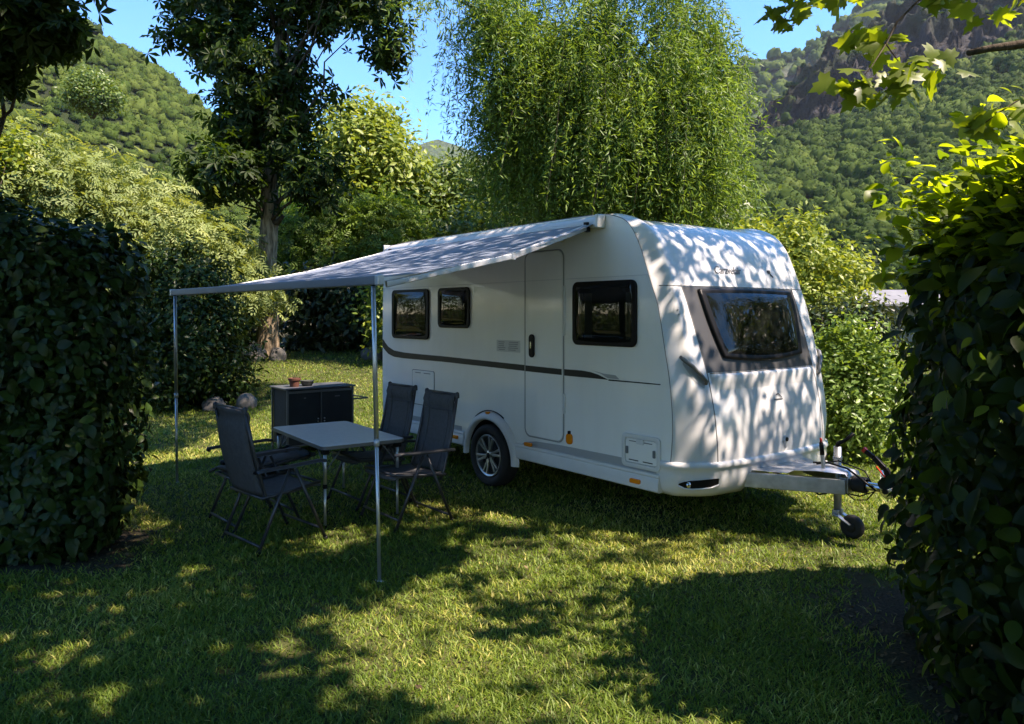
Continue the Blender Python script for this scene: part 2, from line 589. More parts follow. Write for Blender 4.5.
def soil_mask(x, y):
    """1 on bare soil (under and beside the hedges), 0 on lawn"""
    n = fbm(x * 2.3 + 4, y * 2.3, 3) - .5
    # right hedge strip
    edge = 1.25 + (y - 2.2) * .33
    d1 = (x - edge + .22) + n * 1.0
    m1 = np.clip(d1 / .35, 0, 1) * (y < 5.1 + n) * (y > 1)
    # left hedge foot
    d2 = np.minimum((-2.62 - x) + n * .8, (y - 4.95 + .05 * (x + 2.5)) + n * .8)
    m2 = np.clip(d2 / .3, 0, 1) * np.clip((6.3 - y) / .3, 0, 1)
    # bed under the far shrubs
    d3 = (y - 18.6 - .6 * n * 4)
    m3 = np.clip(d3 / 1.2, 0, .6) * (x < 1)
    d4 = np.clip(1 - np.hypot(x + 1.05, (y - 7.0)) / .9 + n, 0, 1) * .35
    return np.clip(np.maximum.reduce([m1, m2, m3, d4]), 0, 1)


def build_ground():
    xs = np.concatenate([-np.geomspace(1500, 14, 14), np.linspace(-13, 13, 105), np.geomspace(14, 1500, 14)])
    ys = np.concatenate([-np.geomspace(1500, 5, 8), np.linspace(-4, 26, 121), np.geomspace(28, 1800, 16)])
    X, Y = np.meshgrid(xs, ys)
    V = np.stack([X, Y, ground_z(X, Y)], -1).reshape(-1, 3)
    nx, ny = len(xs), len(ys)
    i = np.arange(ny - 1)[:, None] * nx + np.arange(nx - 1)[None]
    F = np.stack([i, i + 1, i + nx + 1, i + nx], -1).reshape(-1, 4)
    m, ntt, b = new_mat('lawn_and_soil')
    setin(b, rough=.95, spec=.15)
    a = ntt.nodes.new('ShaderNodeAttribute'); a.attribute_name = 'tint'
    g = ntt.nodes.new('ShaderNodeNewGeometry')
    n1 = ntt.nodes.new('ShaderNodeTexNoise'); n1.inputs['Scale'].default_value = 5; n1.inputs['Detail'].default_value = 8
    n2 = ntt.nodes.new('ShaderNodeTexNoise'); n2.inputs['Scale'].default_value = 60; n2.inputs['Detail'].default_value = 6
    r1 = ntt.nodes.new('ShaderNodeValToRGB')
    r1.color_ramp.elements[0].position = .3; r1.color_ramp.elements[0].color = (.03, .042, .012, 1)
    r1.color_ramp.elements[1].position = .7; r1.color_ramp.elements[1].color = (.085, .085, .03, 1)
    r2 = ntt.nodes.new('ShaderNodeValToRGB')
    r2.color_ramp.elements[0].position = .3; r2.color_ramp.elements[0].color = (.022, .016, .010, 1)
    r2.color_ramp.elements[1].position = .75; r2.color_ramp.elements[1].color = (.085, .066, .045, 1)
    mx = ntt.nodes.new('ShaderNodeMix'); mx.data_type = 'RGBA'
    L = ntt.links.new
    for n in (n1, n2):
        L(g.outputs['Position'], n.inputs['Vector'])
    L(n1.outputs['Fac'], r1.inputs['Fac']); L(n2.outputs['Fac'], r2.inputs['Fac'])
    L(a.outputs['Fac'], mx.inputs[0]); L(r1.outputs[0], mx.inputs[6]); L(r2.outputs[0], mx.inputs[7])
    L(mx.outputs[2], b.inputs['Base Color'])
    bp = ntt.nodes.new('ShaderNodeBump'); bp.inputs['Strength'].default_value = .8; bp.inputs['Distance'].default_value = .02
    L(n2.outputs['Fac'], bp.inputs['Height']); L(bp.outputs[0], b.inputs['Normal'])
    o = np_mesh('ground', V, [F], soil_mask(V[:, 0], V[:, 1]), m, smooth=True)
    tag(o, kind='structure')


build_ground()


def build_grass(n=640000):
    t = RNG.random(n)
    Y = 2.3 * (21.5 / 2.3) ** t
    X = (RNG.random(n) * 2 - 1) * (.74 * Y + .4)
    dens = .12 + 1.35 * fbm(X * 1.6, Y * 1.6, 4)
    keep = (RNG.random(n) < dens) & (RNG.random(n) > soil_mask(X, Y) * .97)
    X, Y = X[keep], Y[keep]
    n = len(X)
    Z = ground_z(X, Y) - .004
    sc = np.clip((Y / 3.2) ** .55, 1, 2.4)
    hgt = (.013 + .030 * RNG.random(n) ** 1.8 + .03 * np.clip(fbm(X * 2.1 + 40, Y * 2.1, 3) - .5, 0, 1)) * (1 + (sc - 1) * .3)
    wid = (.0019 + .0017 * RNG.random(n)) * sc * 1.15
    ang = RNG.random(n) * 2 * np.pi
    hgt = hgt * .92 * (1 + .8 * np.clip(fbm(X * 4.3 + 60, Y * 4.3 + 9, 3) - .52, 0, .5) * 2)
    lean = RNG.uniform(.3, 1.9, n) * hgt
    dx, dy = np.cos(ang), np.sin(ang)
    ang2 = ang + np.pi / 2 + RNG.normal(size=n) * .5
    wx, wy = np.cos(ang2) * wid, np.sin(ang2) * wid
    V = np.empty((n, 5, 3))
    V[:, 0] = np.stack([X - wx, Y - wy, Z], 1)
    V[:, 1] = np.stack([X + wx, Y + wy, Z], 1)
    mxp, myp, mz = X + dx * lean * .35, Y + dy * lean * .35, Z + hgt * .6
    V[:, 2] = np.stack([mxp + wx * .8, myp + wy * .8, mz], 1)
    V[:, 3] = np.stack([mxp - wx * .8, myp - wy * .8, mz], 1)
    V[:, 4] = np.stack([X + dx * lean, Y + dy * lean, Z + hgt], 1)
    o = (np.arange(n) * 5)[:, None]
    patch = fbm(X * .9 + 3, Y * .9 + 8, 4)
    tint = np.clip(.12 + .7 * (patch - .25) + RNG.normal(size=n) * .16, 0, 1)
    dry = RNG.random(n) < np.clip((patch - .48) * 1.2, .02, .26)
    tint = np.where(dry, RNG.uniform(.7, 1, n), np.minimum(tint, .72))
    ob = np_mesh('grass', V.reshape(-1, 3), [np.array([[0, 1, 2, 3]]) + o, np.array([[3, 2, 4]]) + o], np.repeat(tint, 5), M['grass'])
    tag(ob, 'short shaggy green lawn with dry straw patches under the awning and caravan', 'grass', kind='stuff')


build_grass()


def build_litter(n=6500):
    X = RNG.uniform(-7, 4, n * 4); Y = RNG.uniform(2.2, 9, n * 4)
    p = soil_mask(X, Y)
    k = RNG.random(n * 4) < p * .8 + .035
    X, Y = X[k][:n], Y[k][:n]
    n = len(X)
    P = np.stack([X, Y, ground_z(X, Y) + .008], 1)
    N = np.stack([RNG.normal(size=n) * .4, RNG.normal(size=n) * .4, np.ones(n)], 1)
    o = scatter_leaves('leaf_litter', P, N, RNG.uniform(.02, .055, n), 'oval', RNG.random(n), M['litter'], droop=0)
    tag(o, 'dry brown leaf litter lying on the bare soil beside the hedges', 'leaf litter', kind='stuff')


build_litter()


# ================================================================== HILLS
def hill(name, rows, na, a0, a1, sub, rough, rockfn=None, matl=None, noise_amp=.02, rugged=0.):
    """rows: list of (distance, [(a, e), ...]) where a = x/y and e = rise/distance"""
    a = np.linspace(a0, a1, na)
    D, E, T = [], [], []
    for d, kn in rows:
        ka, ke = zip(*kn)
        E.append(np.interp(a, ka, ke))
        D.append(np.full(na, float(d)) if not callable(d) else d(a))
    Dm, Em = [], []
    for i in range(len(rows) - 1):
        for k in range(sub):
            f = k / sub
            Dm.append(D[i] * (1 - f) + D[i + 1] * f)
            Z0, Z1 = E[i] * D[i], E[i + 1] * D[i + 1]
            Em.append(Z0 * (1 - f) + Z1 * f)
            T.append(np.full(na, i + f))
    Dm.append(D[-1]); Em.append(E[-1] * D[-1]); T.append(np.full(na, len(rows) - 1.))
    Dm = np.array(Dm); Z = np.array(Em) + CAM_H; T = np.array(T)
    A = np.broadcast_to(a, Dm.shape)
    cl = np.clip((T - 1.9) / .3, 0, 1) * np.clip((3.3 - T) / .3, 0, 1) * rugged
    rid_ = np.abs(fbm(A * 34 + T * 1.5, T * 4 + A * 7, 5) - .5) * 2
    rid2 = np.abs(fbm(A * 90 + 11 + T * 3, T * 14, 4) - .5) * 2
    nz = fbm(A * 12 + 3, Dm * .012 + T, 5) - .5
    env = np.clip(T / .6, 0, 1)
    Z = Z + nz * noise_amp * Dm * env - cl * (rid_ * .035 + rid2 * .014) * Dm
    Dm = Dm * (1 + cl * (rid_ * .10 + rid2 * .04))
    Dm = Dm * (1 + (fbm(A * 25 + 31, T * 6 + 7, 4) - .5) * rough)
    X = A * Dm
    V = np.stack([X, Dm, Z], -1)
    nr, nc = Dm.shape
    i = np.arange(nr - 1)[:, None] * nc + np.arange(nc - 1)[None]
    F = np.stack([i, i + 1, i + nc + 1, i + nc], -1).reshape(-1, 4)
    rock = np.zeros(Dm.shape) if rockfn is None else rockfn(A, T)
    o = np_mesh(name, V.reshape(-1, 3), [F], rock.reshape(-1), matl, smooth=True)
    tag(o, kind='structure')
    return V, rock, T, A


def hill_mat(name, green, rock0, rock1):
    m, ntt, b = new_mat(name)
    setin(b, rough=.95, spec=.1)
    a = ntt.nodes.new('ShaderNodeAttribute'); a.attribute_name = 'tint'
    g = ntt.nodes.new('ShaderNodeNewGeometry')
    n1 = ntt.nodes.new('ShaderNodeTexNoise'); n1.inputs['Scale'].default_value = .06; n1.inputs['Detail'].default_value = 12
    n1.inputs['Roughness'].default_value = .7
    n2 = ntt.nodes.new('ShaderNodeTexNoise'); n2.inputs['Scale'].default_value = .08; n2.inputs['Detail'].default_value = 10
    r1 = ntt.nodes.new('ShaderNodeValToRGB')
    r1.color_ramp.elements[0].position = .35; r1.color_ramp.elements[0].color = (*rock0, 1)
    r1.color_ramp.elements[1].position = .68; r1.color_ramp.elements[1].color = (*rock1, 1)
    r2 = ntt.nodes.new('ShaderNodeValToRGB')
    r2.color_ramp.elements[0].position = .3; r2.color_ramp.elements[0].color = (*[c * .6 for c in green], 1)
    r2.color_ramp.elements[1].position = .7; r2.color_ramp.elements[1].color = (*[c * 1.4 for c in green], 1)
    mx = ntt.nodes.new('ShaderNodeMix'); mx.data_type = 'RGBA'
    bp = ntt.nodes.new('ShaderNodeBump'); bp.inputs['Strength'].default_value = 1; bp.inputs['Distance'].default_value = 14
    L = ntt.links.new
    L(g.outputs['Position'], n1.inputs['Vector']); L(g.outputs['Position'], n2.inputs['Vector'])
    L(n1.outputs['Fac'], r1.inputs['Fac']); L(n2.outputs['Fac'], r2.inputs['Fac'])
    L(a.outputs['Fac'], mx.inputs[0]); L(r2.outputs[0], mx.inputs[6]); L(r1.outputs[0], mx.inputs[7])
    L(mx.outputs[2], b.inputs['Base Color'])
    L(n1.outputs['Fac'], bp.inputs['Height']); L(bp.outputs[0], b.inputs['Normal'])
    return m


M['hill'] = hill_mat('wooded_slope', (.045, .065, .022), (.018, .017, .017), (.10, .092, .086))
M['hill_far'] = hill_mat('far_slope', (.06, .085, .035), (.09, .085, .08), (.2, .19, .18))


def crown_template(nq, seed, sd=3):
    """a lumpy closed crown: 320 surface triangles (as degenerate-free quads) plus a fringe of small leaf clumps"""
    r = np.random.default_rng(seed)
    bm = bmesh.new()
    bmesh.ops.create_icosphere(bm, subdivisions=sd, radius=1)
    V = np.array([v.co[:] for v in bm.verts]); F = np.array([[v.index for v in f.verts] for f in bm.faces])
    bm.free()
    lump = unit(r.normal(size=(16, 3)))
    lump2 = unit(r.normal(size=(60, 3)))

    def shape(d):
        k = .66 + .30 * np.max(np.clip(d @ lump.T, 0, 1) ** 10, axis=1) + .13 * np.max(np.clip(d @ lump2.T, 0, 1) ** 40, axis=1)
        return k
    V = V * shape(V)[:, None]
    V *= (1 + r.normal(size=len(V)) * .085)[:, None]
    V += r.normal(size=V.shape) * .03
    V[:, 2] = np.where(V[:, 2] < -.3, -.3, V[:, 2])
    d = unit(r.normal(size=(nq, 3)))
    d[:, 2] = np.abs(d[:, 2]) - .2
    d = unit(d)
    C = d * (shape(d) * r.uniform(.96, 1.08, nq))[:, None]
    N = unit(d + r.normal(size=(nq, 3)) * .5)
    A = unit(np.cross(N, r.normal(size=(nq, 3))))
    Bq = np.cross(N, A)
    s_ = (.05 + .08 * r.random(nq))[:, None]
    Q = np.stack([C - A * s_, C - Bq * s_ * .7, C + A * s_, C + Bq * s_ * .7], 1).reshape(-1, 3)
    faces4 = np.arange(len(Q)).reshape(-1, 4) + len(V)
    F = F[(V[F][:, :, 2] > -.29).any(axis=1)]
    return np.concatenate([V, Q]), F, faces4


def forest(name, label, V, T, rock, n, tmin, tmax, rmin, rmax, nq=70, rockmax=.5, m='forest', tb=0., amin=-9, amax=9, sd=3):
    nr, nc = V.shape[:2]
    cell = np.linalg.norm(np.cross(V[1:, :-1] - V[:-1, :-1], V[:-1, 1:] - V[:-1, :-1]), axis=-1)
    ok = (T[:-1, :-1] >= tmin) & (T[:-1, :-1] <= tmax)
    aa = V[:-1, :-1, 0] / V[:-1, :-1, 1]
    ok &= (aa > amin) & (aa < amax)
    p = (cell * ok / V[:-1, :-1, 1]).ravel()
    idx = RNG.choice(len(p), n, p=p / p.sum())
    i, j = idx // (nc - 1), idx % (nc - 1)
    f, g = RNG.random(n)[:, None], RNG.random(n)[:, None]
    P = V[i, j] * (1 - f) * (1 - g) + V[i + 1, j] * f * (1 - g) + V[i, j + 1] * (1 - f) * g + V[i + 1, j + 1] * f * g
    rk = rock[i, j]
    k = rk < RNG.random(n) * rockmax * 2
    P = P[k]
    n = len(P)
    pn = fbm(P[:, 0] * .03, P[:, 2] * .05, 3)
    rad = (rmin + (rmax - rmin) * RNG.random(n) ** 1.5) * (.7 + .6 * pn) * np.clip(P[:, 1] / 330, .45, 1.1)
    tall = RNG.uniform(.85, 1.35, n)
    tt = np.clip(tb + .42 + (pn - .5) * 1.1 + RNG.normal(size=n) * .24 - .5 * (RNG.random(n) < .1), 0, 1)
    Vs, Ts, F3, F4 = [], [], [], []
    tmpl = [crown_template(nq, s, sd) for s in range(6)]
    var = RNG.integers(0, 6, n)
    th = RNG.random(n) * 6.283
    off = 0
    for v in range(6):
        q = var == v
        m_ = int(q.sum())
        c, s = np.cos(th[q])[:, None], np.sin(th[q])[:, None]
        Q, f3, f4 = tmpl[v]
        nvert = len(Q)
        x = Q[None, :, 0] * c - Q[None, :, 1] * s
        y = Q[None, :, 0] * s + Q[None, :, 1] * c
        z = np.broadcast_to(Q[None, :, 2], x.shape) * tall[q][:, None]
        W = np.stack([x, y, z], -1) * rad[q][:, None, None] + P[q][:, None, :]
        W[..., 2] += (rad[q] * .45)[:, None]
        Vs.append(W.reshape(-1, 3))
        t_ = tt[q][:, None] + RNG.normal(size=(m_, nvert)) * .11
        Ts.append(t_.ravel())
        o_ = off + np.arange(m_)[:, None, None] * nvert
        F3.append((f3[None] + o_).reshape(-1, 3)); F4.append((f4[None] + o_).reshape(-1, 4))
        off += m_ * nvert
    o = np_mesh(name, np.concatenate(Vs), [np.concatenate(F3), np.concatenate(F4)], np.clip(np.concatenate(Ts), 0, 1), M[m])
    tag(o, label, 'forest', kind='stuff')


def build_hills():
    # mountain on the right: forest skirt, rock band, ridge, back side
    foot = [(-.1, -.02), (.2, -.02), (1.6, -.02)]
    mid = [(-.1, .01), (.05, .06), (.25, .125), (.3, .14), (.5, .17), (.75, .20), (1.6, .30)]
    toe = [(-.1, .012), (.05, .10), (.2, .20), (.295, .225), (.39, .250), (.436, .258), (.554, .302), (.674, .365), (1.0, .46), (1.6, .55)]
    rid = [(-.1, .013), (.05, .11), (.2, .205), (.295, .25), (.342, .292), (.408, .362), (.446, .390), (.493, .412), (.6, .48), (1.0, .62), (1.6, .7)]
    back = [(-.1, .01), (.3, .15), (1.6, .5)]
    V, rk, T, A = hill('mountain', [(150, foot), (300, mid), (520, toe), (640, rid), (900, back)], 330, -.1, 1.6, 46, .035,
                       lambda A, T: np.clip((np.clip((T - 2.0) / .12, 0, 1) * np.clip((3.35 - T) / .3, 0, 1)) * (.45 + 2.6 * (fbm(A * 16, T * 6, 4) - .36)), 0, 1), M['hill'], rugged=1.)
    forest('forest_slope', 'dense green forest covering the slope of the mountain behind the caravan', V, T, rk, 5600, .12, 1.93, 2.4, 5.6, 170, amin=.1, amax=1.0)
    forest('ridge_forest', 'sparse dark trees scattered over the rocky mountain band', V, T, rk, 900, 1.9, 3.1, 2., 4.6, 60, .42, tb=-.15, amin=.2, amax=1.0)
    # ridge behind it, farther up the valley
    foot2 = [(-.6, -.005), (1.2, -.005)]
    rid2 = [(-.6, .03), (-.3, .10), (-.13, .175), (0, .22), (.15, .265), (.309, .322), (.366, .340), (.413, .362), (.455, .40), (.6, .48), (1.2, .6)]
    V2, rk2, T2, A2 = hill('far_mountain', [(800, foot2), (1350, rid2), (2000, foot2)], 150, -.6, 1.2, 30, .03,
                           lambda A, T: np.clip((fbm(A * 16, T * 9, 4) - .62) * 4, 0, .6), M['hill_far'])
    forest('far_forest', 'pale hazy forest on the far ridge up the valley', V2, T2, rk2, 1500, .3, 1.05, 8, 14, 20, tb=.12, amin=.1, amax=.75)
    # bluish peak far up the valley
    pk = [(-.9, .10), (-.35, .15), (-.2, .195), (-.13, .215), (-.10, .225), (-.06, .215), (.0, .19), (.2, .17), (.5, .1)]
    hill('valley_peak', [(1700, foot2), (2400, pk), (3000, foot2)], 90, -.9, .5, 14, .02, lambda A, T: np.clip((fbm(A * 20, T * 7, 4) - .4) * 2, 0, .8), M['hill_far'], .012)
    # hill on the left
    foot3 = [(-1.6, -.03), (-.3, -.03), (.1, -.03)]
    mid3 = [(-1.6, .32), (-.67, .20), (-.5, .16), (-.35, .11), (-.2, .06), (.1, .008)]
    rid3 = [(-1.6, .7), (-1.0, .56), (-.67, .455), (-.595, .405), (-.499, .335), (-.463, .31), (-.42, .28), (-.382, .243), (-.29, .185), (-.2, .12), (-.05, .04), (.1, .008)]
    bk3 = [(-1.6, .4), (-.5, .2), (.1, .005)]
    V3, rk3, T3, A3 = hill('hill', [(90, foot3), (220, mid3), (430, rid3), (640, bk3)], 150, -1.6, .1, 26, .035,
                           lambda A, T: np.clip((fbm(A * 18, T * 9, 4) - .66) * 3, 0, .3), M['hill'])
    forest('hillside_forest', 'sunlit green forest on the steep hillside behind the pale shrubs', V3, T3, rk3, 5000, .1, 2.1, 1.8, 4.2, 130, sd=2, tb=.34, amin=-1.0, amax=.0)


build_hills()


# ================================================================== VEGETATION
def B(u, v, Y, ru, rv, ry=None):
    """ellipsoid clump centred on photo pixel (u, v) at distance Y"""
    p = at(u, v, Y)
    k = Y / FPX
    return (p.x, p.y, p.z, ru * k, (ry if ry is not None else (ru + rv) / 2) * k, rv * k)


def limb_path(p, q, wob, n=6, sag=0.):
    p, q = Vector(p), Vector(q)
    L = (q - p).length
    out = []
    for i in range(n + 1):
        f = i / n
        e = math.sin(math.pi * f)
        out.append(p.lerp(q, f) + Vector((random.uniform(-1, 1), random.uniform(-1, 1), random.uniform(-.5, .5))) * wob * L * e + Vector((0, 0, -sag * L * e)))
    return out


def add_limb(mb, p, q, r0, r1, wob=.05, n=6, sides=8, sag=0.):
    path = limb_path(p, q, wob, n, sag)
    mb.tube(path, [r0 + (r1 - r0) * (i / n) ** .8 for i in range(n + 1)], sides)
    return path


def foliage(parent, name, blobs, n, nclump, kind, smin, smax, m, spread=.25, shell=.22, droop=.4, tshift=0., upbias=.5, ndev=.7, lo=None, wid=None, seed_tint=.16):
    P, N, idx, C = blob_points(blobs, n, nclump, spread, shell, lo)
    ct = RNG.normal(size=len(C)) * .14
    N = N * .6 + RNG.normal(size=P.shape) * ndev * .6
    N[:, 2] += upbias
    tint = .42 + tshift + ct[idx] + RNG.normal(size=len(P)) * seed_tint
    size = RNG.uniform(smin, smax, len(P))
    return scatter_leaves(name, P, N, size, kind, tint, m, parent, droop, wid), C


def stems(parent, base, C, k, r0, r1, m, name='trunk', wob=.06, sides=6):
    mb = MB()
    ids = RNG.choice(len(C), min(k, len(C)), replace=False)
    for i in ids:
        b = Vector(base) + Vector((random.uniform(-.12, .12), random.uniform(-.12, .12), 0))
        add_limb(mb, b, C[i], r0 * random.uniform(.6, 1), r1, wob, 5, sides)
    return mb.build(name, m, parent, smooth=True)


def bush(name, label, cat, blobs, n, nclump, kind, smin, smax, m, base=None, group=None, nst=14, r0=.03, **kw):
    bl = np.array(blobs)
    if base is None:
        cx, cy = bl[:, 0].mean(), bl[:, 1].mean()
        base = (cx, cy, gz(cx, cy) - .05)
    root = empty(name, base, 0, label, cat, group)
    sub = [(b[0] - base[0], b[1] - base[1], b[2] - base[2], *b[3:]) for b in blobs]
    _, C = foliage(root, 'foliage', sub, n, nclump, kind, smin, smax, M[m], **kw)
    stems(root, (0, 0, 0), C, nst, r0, .006, M['stem'], 'stem')
    return root


# ---- clipped laurel hedges -------------------------------------------------
def hedge_points(x0, x1, y0, y1, z1, n, pw, lump, depth, shear=0., bury=.15):
    hx, hy, hz = (x1 - x0) / 2, (y1 - y0) / 2, z1 / 2 + bury
    c = np.array([(x0 + x1) / 2, (y0 + y1) / 2, z1 - hz])
    q = RNG.uniform(-1, 1, (n, 3))
    ar = np.array([hy * hz, hx * hz, hx * hy]); ar /= ar.sum()
    axs = RNG.choice(3, n, p=ar)
    sg = np.where(RNG.random(n) < .5, -1., 1.)
    q[np.arange(n), axs] = sg
    pn = np.sum(np.abs(q) ** pw, 1) ** (1 / pw)
    q = q / pn[:, None]
    N = np.sign(q) * np.abs(q) ** (pw - 1) / np.array([hx, hy, hz])
    N = unit(N)
    P = c + q * np.array([hx, hy, hz])
    bump = fbm(P[:, 0] * 2.2 + P[:, 1] * 1.3, P[:, 2] * 2.2 + P[:, 1] * .9, 3) - .5
    P = P + N * (bump * lump)[:, None] - N * (np.abs(RNG.normal(size=n)) * depth)[:, None]
    P[:, 0] += shear * (P[:, 1] - y0)
    k = P[:, 2] > .03
    return P[k], N[k]


def hedge(name, label, box, n, smin, smax, m, lump=.35, depth=.13, pw=6., shear=0., tshift=0., lit_sprouts=0, lit_sprout_box=None, bury=.15, sunlit_top=0.):
    x0, x1, y0, y1, z1 = box
    root = empty(name, ((x0 + x1) / 2, (y0 + y1) / 2, 0), 0, label, 'hedge')
    off = np.array([(x0 + x1) / 2, (y0 + y1) / 2, 0])
    P, N = hedge_points(x0, x1, y0, y1, z1, n, pw, lump, depth, shear, bury)
    P2, N2 = hedge_points(x0 + .25, x1 - .25, y0 + .25, y1 - .25, z1 - .25, n // 2, pw, lump, .2, shear, bury)
    P = np.concatenate([P, P2]); N = np.concatenate([N, N2])
    tint = .35 + tshift + RNG.normal(size=len(P)) * .22
    if sunlit_top:      # paler tint up the hedge, painting the sunlit top into the leaves
        tint = tint + sunlit_top * np.clip((P[:, 2] - 1.85 + RNG.normal(size=len(P)) * .12) / .5, 0, 1)
    if lit_sprouts:
        sx0, sx1, sy0, sy1, sz0, sz1 = lit_sprout_box
        c = np.stack([RNG.uniform(sx0, sx1, lit_sprouts), RNG.uniform(sy0, sy1, lit_sprouts), RNG.uniform(sz0, sz1, lit_sprouts)], 1)
        q = np.repeat(c, 9, 0) + RNG.normal(size=(lit_sprouts * 9, 3)) * np.array([.05, .05, .09])
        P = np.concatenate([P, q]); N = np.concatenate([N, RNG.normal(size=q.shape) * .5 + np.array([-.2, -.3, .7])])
        tint = np.concatenate([tint, .8 + RNG.normal(size=len(q)) * .12])  # shoots painted pale for the sunlit look of the top
    Nn = N * .9 + RNG.normal(size=P.shape) * .5
    Nn[:, 2] += .35
    if sunlit_top:
        f_ = np.clip((P[:, 2] - 1.8) / .4, 0, 1)[:, None] * .8
        Nn = Nn * (1 - f_) + f_ * (np.array(S) + np.array([-.1, 0, 0]) + RNG.normal(size=P.shape) * .38)
    size = RNG.uniform(smin, smax, len(P)) * np.clip(RNG.lognormal(-.08, .28, len(P)), .4, 1.45)
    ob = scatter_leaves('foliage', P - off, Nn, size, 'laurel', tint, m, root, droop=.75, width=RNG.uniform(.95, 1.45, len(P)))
    ob.data.polygons.foreach_set('use_smooth', np.ones(len(ob.data.polygons), dtype=bool))
    mb = MB()
    for i in range(46):
        by = random.uniform(y0 + .5, y1 - .5); bx = random.uniform(x0 + .6, x1 - .6) + shear * (by - y0)
        j = random.randrange(len(P))
        tgt = Vector(P[j] - off)
        b = Vector((bx, by, 0)) - Vector(off)
        b = b.lerp(Vector((tgt.x, tgt.y, 0)), .4)
        add_limb(mb, b, tgt, .014, .004, .06, 5, 5)
    mb.build('stem', M['stem'], root, smooth=True)
    return root


hedge('laurel_hedge', 'tall clipped hedge of dark glossy leaves with rounded shoulder, beside the far awning pole', (-7.2, -2.80, 5.1, 6.15, 2.52), 36000, .055, .108, M['laurel'], lump=.5, pw=5.)
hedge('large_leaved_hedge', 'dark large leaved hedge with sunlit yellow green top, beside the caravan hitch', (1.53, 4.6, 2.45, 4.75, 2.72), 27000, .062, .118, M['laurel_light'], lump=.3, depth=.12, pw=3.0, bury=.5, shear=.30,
      sunlit_top=.42, lit_sprouts=480, lit_sprout_box=(2.02, 3.6, 2.7, 4.3, 1.98, 2.55))

bush('dark_shrub', 'shade-darkened shrub behind the far awning pole with small boulders at its foot', 'shrub',
     [B(200, 340, 13.4, 42, 62), B(175, 370, 13.0, 30, 40), B(222, 375, 13.6, 24, 40), B(190, 290, 13.6, 36, 45), B(160, 310, 13.4, 30, 60)],
     15000, 560, 'laurel', .07, .13, 'laurel', spread=.15, droop=.6)  # dark laurel leaves stand in for shade on this shrub

# ---- pale feathery shrubs on the left ---------------------------------------
GP = 'pale feathery shrubs below the wooded hillside'
bush('pale_shrub', 'pale feathery shrub rising directly above the top of the clipped laurel hedge', 'shrub',
     [B(0, 185, 14.5, 60, 60), B(55, 215, 14.3, 50, 52), B(-20, 240, 14.5, 80, 80), B(75, 185, 15, 30, 34)], 5200, 420, 'sprig', .20, .36, 'feather', group=GP, spread=.3, droop=.1, upbias=.4)
bush('pale_shrub', 'tall pale feathery shrub between the laurel hedge shoulder and the dark chestnut tree', 'shrub',
     [B(128, 222, 16, 46, 48), B(108, 198, 16.5, 30, 34), B(165, 245, 15.6, 46, 46), B(110, 265, 16, 60, 60)], 5200, 420, 'sprig', .20, .36, 'feather', group=GP, spread=.3, droop=.1, upbias=.4, tshift=.04)
bush('pale_shrub', 'yellowish feathery shrub beside the trunk of the dark chestnut tree, above the awning corner', 'shrub',
     [B(205, 268, 17, 44, 44), B(235, 288, 16.8, 32, 38), B(180, 295, 16.6, 50, 50), B(205, 238, 17.4, 26, 28)], 4600, 380, 'sprig', .20, .34, 'feather', group=GP, spread=.28, droop=.2, upbias=.4, tshift=.1)
bush('green_shrub', 'deep green shrub sprouting through the pale shrubs near the top of the laurel hedge', 'shrub',
     [B(10, 156, 13.6, 20, 13), B(-15, 165, 13.6, 24, 22)], 1300, 80, 'oval', .10, .18, 'bush', spread=.2)
bush('round_tree', 'vivid green rounded tree standing alone on the wooded hillside', 'tree',
     [B(93, 88, 62, 18, 14), B(80, 95, 61, 13, 11), B(108, 96, 61, 14, 10), B(97, 100, 61, 20, 8)], 9000, 200, 'oval', .22, .38, 'midgreen', base=(at(93, 102, 62).x, 62, at(93, 118, 62).z), spread=.4, tshift=.05, r0=.15, nst=10)

# ---- middle distance shrubs --------------------------------------------------
GM = 'leafy trees between the chestnut and the willow'
bush('hazel_tree', 'tall yellow green tree against blue sky between the chestnut and the willow', 'tree',
     [B(352, 150, 25, 40, 50), B(388, 175, 24.6, 36, 45), B(345, 200, 24.4, 50, 45), B(372, 128, 25.2, 24, 26)], 15000, 600, 'oval', .16, .30, 'bush', group=GM, spread=.34, r0=.07, droop=.5)
bush('hazel_tree', 'lower mid green tree just right of the tall yellow green tree, below the distant peak', 'tree',
     [B(442, 200, 26, 38, 40), B(480, 205, 25.6, 40, 42), B(420, 225, 25, 45, 45), B(510, 215, 25, 40, 50)], 14000, 560, 'oval', .15, .28, 'midgreen', group=GM, spread=.34, r0=.07, droop=.5, tshift=.12)
bush('olive_shrub', 'grey green feathery shrub over the awning cloth, right of the chestnut trunk', 'shrub',
     [B(325, 240, 21, 48, 40), B(380, 240, 21.2, 46, 42), B(350, 265, 20.6, 60, 34), B(300, 262, 20.6, 24, 34)], 6800, 520, 'sprig', .22, .38, 'willow', spread=.28, droop=.25, tshift=.05)
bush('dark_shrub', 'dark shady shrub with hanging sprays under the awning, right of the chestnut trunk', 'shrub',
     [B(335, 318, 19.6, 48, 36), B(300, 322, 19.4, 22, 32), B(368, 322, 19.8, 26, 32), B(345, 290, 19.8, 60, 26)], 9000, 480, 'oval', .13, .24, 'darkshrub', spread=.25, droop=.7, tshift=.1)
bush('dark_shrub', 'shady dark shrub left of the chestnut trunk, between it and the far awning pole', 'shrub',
     [B(228, 322, 18.6, 26, 30), B(205, 318, 18.4, 30, 36)], 4200, 220, 'oval', .12, .2, 'darkshrub', spread=.22, droop=.6, tshift=.15)
